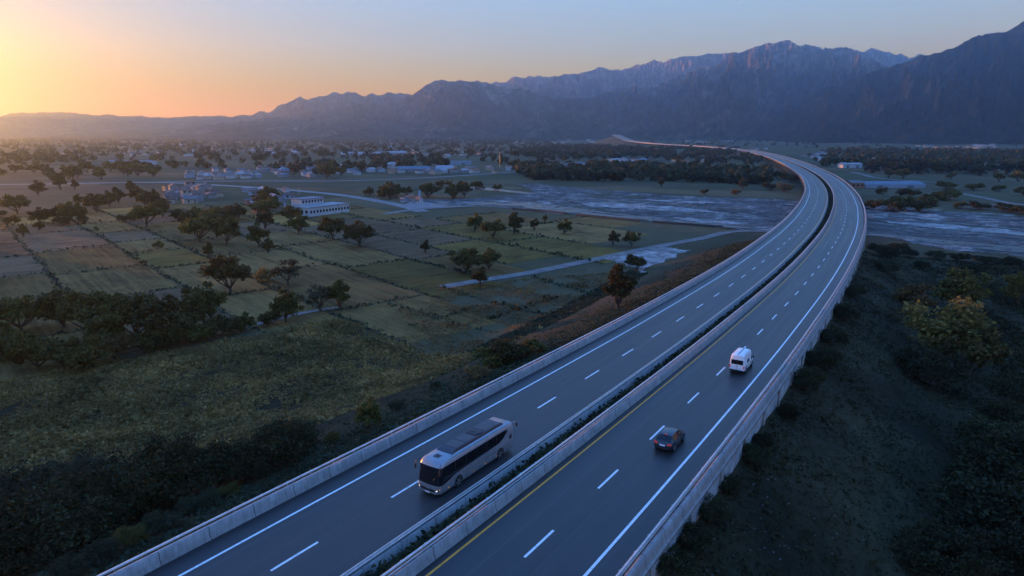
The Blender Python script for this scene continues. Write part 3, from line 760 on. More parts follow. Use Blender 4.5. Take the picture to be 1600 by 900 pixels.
# ------------------------------------------------------------------ leaf and grass geometry
def leaf_quads(Pn, size, rng, up=.0, aspect=1.6):
    """one small, slightly folded leaf-clump face per point, random orientation"""
    n = len(Pn); d = rng.normal(size=(n, 3)); d[:, 2] = d[:, 2] * (1 - up) + up * 1.4; d /= np.linalg.norm(d, axis=1)[:, None]
    e = np.cross(d, rng.normal(size=(n, 3))); e /= np.linalg.norm(e, axis=1)[:, None] + 1e-9
    s = np.asarray(size)[:, None] if np.ndim(size) else size
    a = Pn - d * s * aspect / 2; b = Pn + d * s * aspect / 2
    V = np.stack([a, Pn + e * s / 2, b, Pn - e * s / 2], 1).reshape(-1, 3)
    return V, np.arange(4 * n).reshape(-1, 4)
def leaf_mat(name, dark, light, tip=None, trans=.25):
    m, nt, p = new_mat(name)
    g = N(nt, "ShaderNodeNewGeometry"); oi = N(nt, "ShaderNodeObjectInfo")
    r = math_(nt, 'ADD', math_(nt, 'MULTIPLY', g.outputs['Random Per Island'], .6), math_(nt, 'MULTIPLY', noise_n(nt, pos(nt), .45, 3), .5))
    st = [(.2, dark), (.75, light)] + ([(.97, tip)] if tip else [])
    c = ramp(nt, r, st)
    if 'scrub' in name or 'grass' in name:
        c = mixc(nt, .85, c, ramp(nt, noise_n(nt, pos(nt), .07, 5, .65, .8), [(.36, (.42, .46, .40)), (.5, (.85, .85, .82)), (.64, (1.35, 1.25, 1.1))]), 'MULTIPLY')
    hs = N(nt, "ShaderNodeHueSaturation"); nt.links.new(c, hs.inputs['Color'])
    nt.links.new(math_(nt, 'ADD', math_(nt, 'MULTIPLY', oi.outputs['Random'], .6), .7), hs.inputs['Value'])
    nt.links.new(math_(nt, 'ADD', math_(nt, 'MULTIPLY', oi.outputs['Random'], .04), .48), hs.inputs['Hue'])
    nt.links.new(hs.outputs[0], p.inputs['Base Color']); p.inputs['Roughness'].default_value = .75; p.inputs['Specular IOR Level'].default_value = .15
    t = N(nt, "ShaderNodeBsdfTranslucent"); nt.links.new(hs.outputs[0], t.inputs['Color']); mx = N(nt, "ShaderNodeMixShader"); mx.inputs[0].default_value = trans
    nt.links.new(p.outputs[0], mx.inputs[1]); nt.links.new(t.outputs[0], mx.inputs[2]); nt.links.new(mx.outputs[0], nt.nodes['Material Output'].inputs['Surface'])
    return m
m_leaf = leaf_mat("dark_foliage", (0.047, 0.042, 0.012), (0.106, 0.087, 0.022), (0.171, 0.116, 0.030))
m_leaf_w = leaf_mat("sunlit_foliage", (0.083, 0.064, 0.021), (0.195, 0.133, 0.042), (0.300, 0.189, 0.058), .35)  # lit copy of the foliage: orange sunlight put into the leaf colour
m_leaf_p = leaf_mat("pale_foliage", (.055, .056, .030), (.10, .095, .05), None)
m_scrub = leaf_mat("scrub_foliage", (0.121, 0.077, 0.028), (0.277, 0.165, 0.061), (0.444, 0.264, 0.098))
m_grass = leaf_mat("bank_grass", (.022, .031, .016), (.050, .062, .034), (.085, .092, .052))
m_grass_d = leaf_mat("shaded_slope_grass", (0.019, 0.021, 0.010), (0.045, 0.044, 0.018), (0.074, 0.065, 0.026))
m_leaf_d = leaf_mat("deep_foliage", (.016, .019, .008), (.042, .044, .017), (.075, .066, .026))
m_wood = leaf_mat("woodland_foliage", (.018, .024, .010), (.046, .050, .020), None)
m_bark = simple("bark", (.085, .065, .05), .9, spec=.1, var=.4, vscale=4)

def crown(seed, H=8.0, R=4.0, z0=1.6, nc=26, nl=3600, ls=.36, flat=1.0, cr=.30, lean=0.0):
    """foliage as many leaf clumps round the limb ends; trunk as tapered tubes towards them"""
    rng = np.random.default_rng(seed)
    d = rng.normal(size=(nc, 3)); d[:, 2] = np.abs(d[:, 2]) * flat - .38; d /= np.linalg.norm(d, axis=1)[:, None]
    rad = rng.uniform(.40, 1.05, nc)[:, None]
    mid = z0 + (H - z0) * .42
    C = d * rad * np.array((R * .86, R * .86, 1)); up = d[:, 2] > 0
    C[:, 2] = mid + np.where(up, d[:, 2] * rad[:, 0] * (H - mid) * .88, d[:, 2] * rad[:, 0] * (mid - z0) * .9)
    C[:, 0] += lean * (C[:, 2] - z0) / H
    r = R * cr * rng.uniform(.65, 1.25, nc)
    which = rng.choice(nc, nl, p=r ** 2 / (r ** 2).sum())
    q = rng.normal(size=(nl, 3)); q /= np.linalg.norm(q, axis=1)[:, None]
    q *= (rng.uniform(0, 1, nl) ** .45)[:, None] * np.array((1, 1, .72))
    Pn = C[which] + q * r[which][:, None] * (1 + .35 * rng.normal(size=(nl, 1)) * .5)
    Pn[:, 2] = np.maximum(Pn[:, 2], .15)
    V, Fq = leaf_quads(Pn, ls * rng.uniform(.6, 1.35, nl), rng, .1)
    t = MB()
    fork = np.array((rng.normal() * .1, rng.normal() * .1, z0 * 1.15))
    t.tube([(0, 0, -.6), (0, 0, .1), fork * np.array((.5, .5, .6)), fork], [.05 * H, .040 * H, .032 * H, .028 * H], 7)
    for k in rng.choice(nc, min(nc, 9), replace=False):
        e = C[k]; m1 = fork * .55 + e * .45 + np.array((0, 0, -.25 * R * .3)) + rng.normal(size=3) * .15
        t.tube([fork - np.array((0, 0, .2)), m1, e], [.020 * H, .012 * H, .004 * H], 5, cap=False)
    return np_mesh("crown", V, Fq), t.mesh("trunk", True)
TREES = {}
def proto(key, mat, **kw):
    c, t = crown(**kw); c.materials.append(mat); t.materials.append(m_bark); TREES[key] = (c, t)
proto('round1', m_leaf, seed=1, H=8, R=4.4, nc=30, z0=.9, cr=.27); proto('round2', m_leaf, seed=2, H=8, R=4.0, nc=30, lean=.5, z0=.8, cr=.28); proto('round3', m_leaf, seed=3, H=8, R=4.7, nc=30, z0=1.0, cr=.26)
proto('oval1', m_leaf, seed=4, H=8, R=3.1, nc=28, z0=.8, flat=1.2); proto('oval2', m_leaf, seed=5, H=8, R=2.9, nc=24, z0=.7, flat=1.2)
proto('sparse', m_leaf_p, seed=6, H=8, R=3.3, nc=24, nl=1700, ls=.28, z0=1.2); proto('warm1', m_leaf_w, seed=7, H=8, R=4.0, nc=30, z0=1.4, nl=4200, ls=.30); proto('warm2', m_leaf_w, seed=17, H=8, R=3.4, nc=24, z0=1.4, ls=.3)
proto('near1', m_leaf, seed=28, H=4, R=3.0, z0=.3, nc=40, nl=9500, ls=.125, flat=.9, cr=.25); proto('near2', m_leaf, seed=29, H=4, R=3.2, z0=.3, nc=36, nl=8500, ls=.125, flat=.9, cr=.27); proto('near3', m_grass, seed=30, H=4, R=2.8, z0=.3, nc=30, nl=7000, ls=.115, cr=.27)
proto('deep1', m_leaf_d, seed=38, H=4, R=3.0, z0=.3, nc=40, nl=8000, ls=.13, flat=.9, cr=.25); proto('deep2', m_leaf_d, seed=39, H=4, R=3.3, z0=.3, nc=34, nl=7000, ls=.13, cr=.27); proto('wood1', m_wood, seed=41, H=8, R=4.2, nc=18, nl=620, ls=.85, z0=.5); proto('wood2', m_wood, seed=42, H=8, R=3.6, nc=15, nl=560, ls=.85, z0=.5)
proto('bush1', m_leaf, seed=8, H=4, R=3.0, z0=.35, nc=24, nl=3000, ls=.27, flat=.9); proto('bush2', m_scrub, seed=9, H=4, R=3.2, z0=.3, nc=22, nl=2600, ls=.25, flat=.9); proto('bush3', m_leaf, seed=10, H=4, R=2.6, z0=.3, nc=18, nl=2400, ls=.27)
proto('mid1', m_leaf, seed=11, H=8, R=4.2, nc=18, nl=620, ls=.85, z0=.6); proto('mid2', m_leaf, seed=12, H=8, R=3.4, nc=15, nl=520, ls=.85, z0=.6); proto('mid3', m_leaf, seed=13, H=8, R=4.8, nc=20, nl=640, ls=.9, z0=.6)
REFH = {k: (4.0 if k[:4] in ('bush', 'near', 'deep') else 8.0) for k in TREES}
def depth_of(x, y, z): return y * cos(PITCH) - (z - CAM_H) * sin(PITCH)
def plant(px, py, hpx, kind, label, group=None, name="tree", wide=1.0, xyz=None):
    x, y, z = xyz or at(px, py)
    h = hpx * depth_of(x, y, z) / F_PX; s = h / REFH[kind] * 1.04; wide *= random.uniform(.86, 1.14)
    root = empty(name, (x, y, z - .1), random.uniform(0, 6.28)); root.scale = (s * wide * random.uniform(.88, 1.12), s * wide, s); root.rotation_euler = (random.uniform(-.05, .05), random.uniform(-.05, .05), root.rotation_euler[2])
    c, t = TREES[kind]; link(bpy.data.objects.new("crown", c), root); link(bpy.data.objects.new("stem" if name == "shrub" else "trunk", t), root)
    return tag(root, label, "shrub" if name == "shrub" else "tree", group)
# ------------------------------------------------------------------ trees one can tell apart
T_ = lambda px, py, h, *a, **k: plant(px, py, h * (.9 if py < 440 and h > 15 else 1.0), *a, **k)
T_(27,334,38,'round1',"broad round tree at the photo's left edge on the dry field below the side road")
T_(60,306,26,'round2',"small round tree just above the broad tree at the left edge")
T_(95,297,29,'oval1',"upright tree beside the pale side road, taller of the left pair")
T_(117,297,19,'oval2',"small slim tree beside the pale side road, shorter of the left pair")
T_(205,302,22,'oval1',"lone tree standing across the pale side road left of the brown-roofed hamlet")
T_(152,332,34,'round3',"spreading tree with a visible forked trunk on the yellow strip field")
T_(230,354,46,'round1',"wide leaning tree on its own at the corner of the olive field")
T_(254,340,32,'round2',"tree touching the right side of the wide leaning tree")
T_(37,371,24,'oval2',"small dark tree in front of the ploughed fields at far left")
for q in ((62,351,30,'round2'),(84,349,32,'round1'),(108,350,40,'round3'),(128,347,34,'oval1')): T_(*q,"dark tree in the tight clump behind the ploughed fields","dense clump behind the ploughed fields")
T_(247,389,13,'bush1',"tiny dark bush alone on the green field edge",name="shrub")
T_(150,361,8,'bush3',"little bush at the upper corner of the ploughed fields",name="shrub")
T_(313,378,54,'round1',"left tree of the big overlapping pair in mid field",)
T_(354,382,50,'round3',"right tree of the big overlapping pair in mid field")
T_(327,405,30,'oval1',"slim young tree below the big overlapping pair")
T_(360,458,68,'round1',"largest dark spreading tree above the left thicket",)
T_(405,386,42,'round2',"dark tree right of the big pair with a small tree at its foot")
T_(420,396,27,'oval2',"small tree at the foot of a dark tree, right of the big pair")
T_(467,365,34,'round2',"tree in front of the white building's left end")
T_(520,374,44,'round1',"dark round tree in front of the white building's right end")
T_(563,386,46,'round3',"dark round tree right of the white building, standing alone")
T_(450,446,46,'sparse',"thin pale tree with see-through crown and a bare trunk")
T_(665,396,24,'oval2',"young tree alone between brown strip fields")
T_(741,362,32,'round2',"left tree of the row of three in front of the river fields")
T_(771,372,36,'round1',"middle tree of the row of three in front of the river fields")
T_(803,366,38,'oval1',"right tree of the row of three in front of the river fields")
T_(835,361,22,'oval2',"small bushy tree just right of the row of three")
T_(851,347,12,'oval2',"tiny tree near the bright river edge")
T_(881,366,26,'round2',"round tree on the field near the river, right of the row of three")
T_(958,384,26,'round2',"left tree of the pair at the green field's corner")
T_(987,385,28,'round3',"right tree of the pair at the green field's corner")
T_(1033,293,19,'oval1',"lone tree on the meadow across the river, left of the highway bend")
T_(1160,297,21,'round2',"lone tree on the meadow close to the highway piers")
T_(728,427,46,'round3',"large tree of the clump by the dirt road's end")
T_(764,421,40,'round1',"tree behind the clump where the dirt road ends")
T_(751,447,30,'oval2',"smaller tree in front of the clump where the dirt road ends")
T_(995,421,26,'bush1',"rounded bush beside the gravel flat",name="shrub")
T_(965,482,70,'oval1',"tall dark tree close to the highway barrier by the gravel flat")
T_(500,486,48,'sparse',"left tree of the pair at the dirt path's end")
T_(530,484,48,'oval1',"right tree of the pair at the dirt path's end")
T_(447,503,50,'round2',"dark tree where the left thicket meets the dirt path")
T_(415,441,22,'bush2',"yellowish bush between the large dark tree and the thin pale tree",name="shrub")
T_(330,504,66,'round2',"tree with a bare lower trunk at the right end of the left thicket")
for q in ((35,518,66,'round1'),(-30,525,70,'round3'),(100,512,60,'round2'),(140,524,82,'round1'),(185,528,70,'oval1'),(212,532,80,'round3'),(248,533,82,'round1'),(290,524,72,'round2'),(270,540,60,'round3'),(165,545,66,'round2')):
    T_(*q,"dark tree in the long thicket at the left above the scrub","long thicket at the left")
for q in ((20,560,46,'bush1'),(60,575,58,'bush1'),(100,572,50,'bush3'),(130,578,50,'bush1'),(180,562,40,'bush2'),(225,552,38,'bush3'),(262,546,34,'bush1'),(300,535,34,'bush3'),(345,526,32,'bush1'),(385,517,30,'bush3'),(420,508,26,'bush1'),(0,545,50,'bush3'),(320,530,30,'bush1'),(365,521,26,'bush3')):
    T_(*q,"low dark bush at the foot of the left thicket","bushes along the foot of the left thicket",name="shrub")
for q in ((100,352,20,'bush1'),(60,360,16,'bush3'),(20,352,18,'bush1'),(130,350,18,'bush3'),(0,340,16,'bush1'),(190,348,14,'bush3'),(210,345,14,'bush1'),(285,345,22,'bush1'),(300,352,26,'bush3')):
    T_(*q,"dark bush among the trees behind the ploughed fields","bushes behind the ploughed fields",name="shrub")
rt = random.Random(9)
def grove(poly, n, hpx, label, group, kinds=('mid1', 'mid2', 'mid3'), front=False):
    xs = [p[0] for p in poly]; ys = [p[1] for p in poly]; k = 0
    while k < n:
        a, b = rt.uniform(min(xs), max(xs)), rt.uniform(min(ys), max(ys))
        if not inside(poly, np.array([a]), np.array([b]))[0]: continue
        x, y, z = at(a, b)
        s_, o_ = to_road(np.array([x]), np.array([y]))
        if abs(o_[0]) < 20: continue
        T_(a, b, rt.uniform(*hpx), rt.choice(kinds), label, group, xyz=(x, y, z), wide=rt.uniform(.85, 1.25)); k += 1
grove([(290,345),(330,330),(400,330),(470,350),(460,365),(400,360),(330,362)], 10, (24, 36), "dark tree massed in front of the brown-roofed hamlet", "trees in front of the hamlet", ('round1','round2','round3'))
grove([(380,318),(420,315),(445,335),(440,345),(390,340)], 5, (26, 34), "tall dark tree between the two halves of the hamlet", "trees inside the hamlet", ('round1','round2','round3'))
grove([(115,318),(240,312),(262,330),(220,326),(130,326)], 13, (18, 28), "tree in the belt left of the brown-roofed hamlet", "belt left of the hamlet", ('round1','round2','oval1'))
grove([(605,306),(740,308),(742,314),(605,312)], 13, (18, 30), "dark tree in the row behind the small roadside yard", "row behind the roadside yard", ('round1','round2','oval1','round3'))
grove([(560,302),(620,306),(600,312),(565,308)], 5, (9, 15), "small tree left of the row behind the roadside yard", "small trees left of the yard", ('round1','round2'))
grove([(640,290),(740,290),(800,300),(700,304)], 12, (8, 16), "low tree on the rough ground behind the roadside yard", "low trees behind the yard")
grove([(0,270),(260,266),(300,282),(140,282),(0,278)], 24, (14, 24), "hazy tree in the scattered rows beyond the side road at left", "scattered rows beyond the side road")
grove([(430,272),(570,262),(590,274),(500,280)], 10, (14, 24), "tree among the houses beyond the straight side road", "trees among the far houses")
grove([(830,282),(1010,283),(1200,290),(1190,283),(1010,276),(860,275)], 40, (13, 20), "dark tree along the front of the wood across the river", "front of the wood across the river", ('wood1', 'wood2'))
grove([(1340,272),(1600,276),(1600,270),(1350,264)], 30, (16, 26), "dark tree along the front of the wood right of the highway", "front of the wood right of the highway", ('wood1', 'wood2'))
for q in ((1388,278,18,'mid1'),(1412,280,20,'mid3'),(1485,281,16,'mid2'),(1560,284,20,'mid1'),(1590,284,22,'mid3')): T_(*q,"single tree on the meadow above the long blue-roofed shed","meadow trees above the blue-roofed shed")
for q in ((1355,327,16,'bush1'),(1390,330,26,'bush1'),(1410,330,28,'bush3'),(1435,331,26,'bush1'),(1460,320,22,'bush3'),(1480,312,20,'bush1'),(1420,308,16,'bush1'),(1380,304,12,'bush3')): T_(*q,"dark bush on the spit between the gravel arms right of the highway","bushes on the gravel spit",name="shrub",wide=1.5)
for q in ((1530,328,14,'bush1'),(1570,331,16,'bush3'),(1600,335,16,'bush1'),(1500,326,12,'bush3'),(1560,300,12,'bush3'),(1520,297,12,'bush1'),(1480,295,12,'bush1'),(1600,305,14,'bush3')): T_(*q,"dark bush along the far gravel bank at the right edge","bushes on the far gravel bank",name="shrub",wide=1.6)
for q in ((1225,300,14,'bush2'),(1205,297,12,'bush1'),(1150,304,8,'bush2'),(1100,303,8,'bush1'),(1235,285,16,'bush1'),(1215,280,14,'bush1'),(1190,278,12,'bush3')): T_(*q,"bush at the foot of the highway piers by the river","bushes at the highway piers",name="shrub",wide=1.3)
# right-hand side below the wall
T_(1425,500,64,'warm2',"leftmost of the orange-tipped trees below the highway on the right")
T_(1468,566,106,'warm1',"largest orange-tipped tree, foremost of the group right of the highway")
T_(1512,588,96,'round1',"dark tree leaning against the largest orange-tipped tree's right side")
T_(1500,492,76,'round3',"dark round tree behind the orange-tipped trees")
T_(1590,478,54,'round2',"dark tree at the right edge of the photo level with the orange-tipped trees")
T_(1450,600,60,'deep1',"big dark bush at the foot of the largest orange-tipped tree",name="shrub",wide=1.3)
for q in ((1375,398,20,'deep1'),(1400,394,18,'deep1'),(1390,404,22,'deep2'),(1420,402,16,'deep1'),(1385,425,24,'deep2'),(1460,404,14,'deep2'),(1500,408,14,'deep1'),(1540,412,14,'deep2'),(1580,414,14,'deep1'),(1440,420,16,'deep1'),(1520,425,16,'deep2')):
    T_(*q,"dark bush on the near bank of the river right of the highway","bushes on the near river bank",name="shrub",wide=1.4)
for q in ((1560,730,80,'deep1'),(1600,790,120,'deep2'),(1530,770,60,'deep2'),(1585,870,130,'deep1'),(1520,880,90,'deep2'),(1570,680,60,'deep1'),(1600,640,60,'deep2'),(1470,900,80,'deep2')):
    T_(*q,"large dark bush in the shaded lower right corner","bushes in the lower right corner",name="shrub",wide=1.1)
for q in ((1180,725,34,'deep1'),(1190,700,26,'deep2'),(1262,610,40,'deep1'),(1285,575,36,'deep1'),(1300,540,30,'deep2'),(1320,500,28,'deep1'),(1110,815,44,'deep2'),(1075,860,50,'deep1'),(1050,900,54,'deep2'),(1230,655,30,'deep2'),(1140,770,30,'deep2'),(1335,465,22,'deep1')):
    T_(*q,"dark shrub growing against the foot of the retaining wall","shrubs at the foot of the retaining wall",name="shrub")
# left foreground, between the scrub and the highway
T_(574,672,54,'round2',"dark little tree just behind the outer barrier left of the bus")
for q in ((800,566,40,'bush1'),(770,572,34,'bush1'),(830,552,26,'bush3'),(745,590,20,'bush2')): T_(*q,"dark bush behind the barrier up the road from the bus","bushes behind the barrier beyond the bus",name="shrub",wide=1.3)
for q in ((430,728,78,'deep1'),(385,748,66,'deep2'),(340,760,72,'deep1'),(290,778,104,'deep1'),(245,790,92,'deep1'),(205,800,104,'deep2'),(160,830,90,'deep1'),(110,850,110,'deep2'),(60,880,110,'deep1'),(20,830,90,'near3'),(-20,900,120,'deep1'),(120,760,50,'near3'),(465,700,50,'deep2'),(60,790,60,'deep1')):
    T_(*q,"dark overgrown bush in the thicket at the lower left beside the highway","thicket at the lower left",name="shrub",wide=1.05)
for q in ((300,800,30,'near3'),(330,790,26,'near3'),(360,775,24,'near1'),(250,830,34,'near3'),(205,850,34,'near2'),(160,880,36,'near3'),(410,745,22,'near3'),(470,715,20,'near3'),(520,690,18,'near2'),(110,905,40,'near3'),(620,640,18,'near3'),(680,610,16,'near3')):
    T_(*q,"low brownish shrub on the bank beside the outer barrier","low shrubs on the bank by the outer barrier",name="shrub")

# ------------------------------------------------------------------ what nobody could count: far woods, scrub, bank grass
def scatter_px(poly, n, rng):
    """points spread evenly over the ground inside a pixel polygon"""
    P = px_poly(poly); lo = P.min(0); hi = P.max(0); out = np.zeros((0, 2))
    while len(out) < n:
        q = rng.uniform(lo, hi, (n * 3, 2)); q = q[inside(P, q[:, 0], q[:, 1])]; out = np.r_[out, q]
    return out[:n]
rng = np.random.default_rng(21)
wp = []
for poly, n in (([(830,282),(1010,284),(1200,290),(1210,276),(1180,268),(1010,264),(870,257),(800,264)], 420),
                ([(800,244),(870,228),(1010,229),(1150,234),(1215,252),(1235,268),(1190,266),(1100,257),(1000,247),(880,252)], 900),
                ([(1290,262),(1600,274),(1700,276),(1700,236),(1300,236),(1255,244)], 900),
                ([(1250,238),(1330,214),(1700,213),(1700,236)], 700),
                ([(1150,231),(1010,225),(1010,217),(1330,213),(1250,237)], 500),
                ([(0,262),(420,264),(800,252),(870,226),(870,218),(0,218)], 6500),
                ([(430,276),(590,272),(800,262),(790,252),(430,262)], 140)):
    q = scatter_px(poly, n, rng)
    dens = fbm(q[:, 0] / 90, q[:, 1] / 90, 3, 31)
    if poly[0] == (0, 262): dens = fbm(q[:, 0] / 160, q[:, 1] / 55, 3, 33)
    q = q[(dens > (.03 if poly[0][0] in (0, 430) else -.28))]
    wp.append(q)
q = rng.uniform((-360, 0), (-75, 330), (1500, 2)); q = q[(np.degrees(np.arctan2(q[:, 0], q[:, 1])) < -45.0) & (np.hypot(q[:, 0], q[:, 1]) > 130) & (fbm(q[:, 0] / 60, q[:, 1] / 60, 2, 3) > -.3)]
wp.append(q)                                          # belt added beyond the left edge, unseen, to shade the near bank
wp = np.vstack(wp)
for cl in ([(1425,222),(1570,221),(1580,237),(1420,237)], [(945,249),(1010,249),(1010,264),(945,264)], [(845,255),(915,255),(915,267),(845,267)], [(1255,240),(1320,240),(1320,258),(1255,258)]):   # clearings round the villages
    wp = wp[~(inside(px_poly(cl), wp[:, 0], wp[:, 1]) & (rng.uniform(0, 1, len(wp)) < .82))]
s_, o_ = to_road(wp[:, 0], wp[:, 1]); wp = wp[np.abs(o_) > 22]
dd = np.linalg.norm(wp, axis=1)
Vs = []; 
for (x, y), d in zip(wp, dd):
    n = int(np.clip(34000 / d, 10, 110)); h = rng.uniform(6, 12) * (1.6 if x < -100 and math.degrees(math.atan2(x, y)) < -44.9 and d < 420 else 1); r = h * rng.uniform(.42, .75)  # unseen left belt grown taller for its shade
    u = rng.normal(size=(n, 3)); u /= np.linalg.norm(u, axis=1)[:, None]; u *= rng.uniform(.55, 1.05, (n, 1)); 
    c = np.c_[x + u[:, 0] * r, y + u[:, 1] * r, Z0 + h * .55 + u[:, 2] * h * .45]
    Vs.append(leaf_quads(c, r * rng.uniform(.5, .95, n), rng, .15, 1.2)[0])
V = np.vstack(Vs); zt = terrain(np.repeat(wp[:, 0], 1), np.repeat(wp[:, 1], 1))
tag(obj("woodland", np_mesh("woodland", V, np.arange(len(V)).reshape(-1, 4)), m_wood), "far off woods covering the valley floor", "woodland", kind="stuff")

def tuft_field(name, pts, n_per, size, spread, mat, label, cat):
    z = terrain(pts[:, 0], pts[:, 1]); k = n_per
    C = np.repeat(np.c_[pts, z], k, 0); n = len(C); s = np.repeat(size, k)
    C = C + rng.normal(size=(n, 3)) * np.array((1, 1, 0)) * (s * spread)[:, None]
    C[:, 2] += s * rng.uniform(.05, .62, n)
    V, Fq = leaf_quads(C, s * rng.uniform(.35, .75, n), rng, .25, 1.9)
    return tag(obj(name, np_mesh(name, V, Fq), mat), label, cat, kind="stuff")
q = scatter_px([(-60,640),(0,596),(180,566),(380,528),(470,512),(540,500),(640,545),(760,590),(850,545),(700,640),(600,690),(400,790),(200,900),(-60,1000)], 24000, rng)
d_ = fbm(q[:, 0] / 9, q[:, 1] / 9, 3, 41) + .5 * fbm(q[:, 0] / 30, q[:, 1] / 30, 2, 42); keep = d_ > -.46
s_, o_ = to_road(q[:, 0], q[:, 1]); keep &= o_ < -15.2; q = q[keep]; d_ = d_[keep]
tuft_field("scrub", q, 7, .22 + .95 * np.clip(d_ + .2, 0, .8) + rng.uniform(0, .22, len(q)), .75, m_scrub, "rough dry scrub covering the ground left of the highway", "scrub")
q = scatter_px([(690,588),(800,528),(900,468),(985,422),(1012,432),(940,480),(860,540),(760,594)], 4000, rng); s_, o_ = to_road(q[:, 0], q[:, 1]); q = q[o_ < -15.2]
tuft_field("rough_grass", q, 5, rng.uniform(.25, .6, len(q)), .7, m_grass, "rough grass between the strip fields and the highway", "grass")
q = scatter_px([(560,530),(640,470),(690,452),(830,434),(985,424),(900,468),(800,528),(690,588),(620,550)], 14000, rng); q = q[fbm(q[:, 0] / 11, q[:, 1] / 11, 3, 61) > -.12]
tuft_field("rough_grass", q, 5, rng.uniform(.10, .34, len(q)) * (1 + 1.2 * np.clip(fbm(q[:, 0] / 8, q[:, 1] / 8, 2, 62), 0, 1)), .8, m_scrub, "dry rough grass on the fallow plots nearest the highway", "grass")
for a_, b_ in (((600,475),(795,527)), ((690,450),(860,497)), ((640,510),(760,476)), ((760,500),(880,462)), ((830,434),(930,462))):
    banks.append((P2(*a_), P2(*b_)))
# the grassy strip along the outer barrier
st = rng.uniform(-25, 230, 16000); oo = -15.1 - rng.gamma(1.8, 3.2, 16000); x, y, _ = rp(st, oo)
tuft_field("bank_grass", np.c_[x, y], 5, rng.uniform(.12, .48, len(x)), .8, m_grass, "brownish grass on the bank along the outer barrier", "grass")
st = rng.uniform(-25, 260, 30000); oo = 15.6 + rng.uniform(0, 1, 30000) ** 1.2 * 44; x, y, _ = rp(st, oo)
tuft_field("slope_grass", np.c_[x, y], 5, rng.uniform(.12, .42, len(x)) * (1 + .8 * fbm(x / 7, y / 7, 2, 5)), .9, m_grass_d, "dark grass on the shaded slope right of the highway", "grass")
q = scatter_px([(1330,380),(1700,420),(1700,1000),(1300,1000),(1200,800),(1300,560)], 20000, rng); s_, o_ = to_road(q[:, 0], q[:, 1]); q = q[(o_ > 45) & (fbm(q[:, 0] / 20, q[:, 1] / 20, 3, 8) > -.12)]
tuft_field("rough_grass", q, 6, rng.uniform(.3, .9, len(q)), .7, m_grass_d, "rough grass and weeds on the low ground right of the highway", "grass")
st = -25 + 825 * rng.uniform(0, 1, 22000) ** 1.25; oo = rng.uniform(-1.25, 1.15, 22000); x, y, z = rp(st, oo, -.36)
C = np.c_[x, y, z + rng.uniform(0, .5, len(x)) * (1 + fbm(st / 3, oo, 2, 4))]; V, Fq = leaf_quads(C, rng.uniform(.12, .38, len(x)), rng, .35, 1.8)
tag(obj("median_grass", np_mesh("median_grass", V, Fq), m_grass), "dark grass and weeds in the strip between the two median barriers", "grass", kind="stuff")
# hedged field banks
Vs = []; Bv = MB()
for a, b in banks:
    m_ = (a + b) / 2; d = float(np.hypot(*m_))
    if d > 470: continue
    L = float(np.linalg.norm(b - a)); big = rng.uniform(.5, 1.35); n = int(L * (3.2 if d < 260 else 1.8))
    t = rng.uniform(0, 1, n); w = rng.normal(size=n) * .55; e = (b - a) / L; nn = np.array((-e[1], e[0]))
    q = a + (b - a) * t[:, None] + nn * w[:, None]; wv = fbm(q[:, 0] / 16, q[:, 1] / 16, 3, 9) * 1.1; q = q + wv[:, None]
    hh = big * (.55 + .9 * np.clip(fbm(q[:, 0] / 5, q[:, 1] / 5, 2, 17) + .2, 0, 1))
    C = np.c_[q, Z0 + rng.uniform(0, 1, n) * hh]
    Vs.append(leaf_quads(C, (.35 + .5 * hh) * rng.uniform(.6, 1.2, n), rng, .25, 1.5)[0])
V = np.vstack(Vs)
tag(obj("field_bank_growth", np_mesh("field_bank_growth", V, np.arange(len(V)).reshape(-1, 4)), m_grass), "weeds and low bushes along the banks between the fields", "bank growth", kind="stuff")
# pale stones below the retaining wall
st = rng.uniform(-10, 210, 700); oo = 16.2 + rng.gamma(1.5, 3.0, 700); x, y, _ = rp(st, oo); z = terrain(x, y); sb = MB()
for k in range(700):
    r = rng.uniform(.04, .12); sb.box(float(x[k]), float(y[k]), float(z[k]) + r * .2, r * 1.6, r, r * .8, rng.uniform(0, 3))
m_stone = simple("pale_stone", (.13, .125, .12), .9, spec=.2, var=.4, vscale=3)
tag(sb.build("stones", m_stone), "loose pale stones on the slope below the retaining wall", "stones", kind="stuff")
# ------------------------------------------------------------------ buildings
m_wall = {'white': simple("white_render", (.42, .43, .44), .85, spec=.2, var=.12, vscale=.4), 'cream': simple("cream_render", (.38, .32, .25), .85, spec=.2, var=.15, vscale=.4),
          'grey': simple("grey_render", (.24, .24, .25), .85, spec=.2, var=.15, vscale=.4), 'blue': simple("pale_blue_render", (.27, .33, .40), .85, spec=.2, var=.12, vscale=.4), 'brick': simple("brick_wall", (.30, .16, .10), .9, spec=.15, var=.2, vscale=.6)}
m_roof = {'grey': simple("grey_roofing", (.11, .113, .12), .7, var=.3, vscale=.5), 'brown': simple("brown_tiles", (.12, .075, .058), .8, var=.3, vscale=.5), 'tile': simple("orange_tiles", (.27, .115, .06), .8, var=.25, vscale=.5),
          'pale': simple("pale_sheet_roof", (.26, .27, .285), .7, var=.12, vscale=.3), 'bluegrey': simple("blue_grey_sheet_roof", (.11, .15, .19), .8, var=.15, vscale=.3)}
m_pane = simple("window_glass", (.015, .018, .022), .12)
m_door = simple("painted_door", (.10, .07, .05), .6)
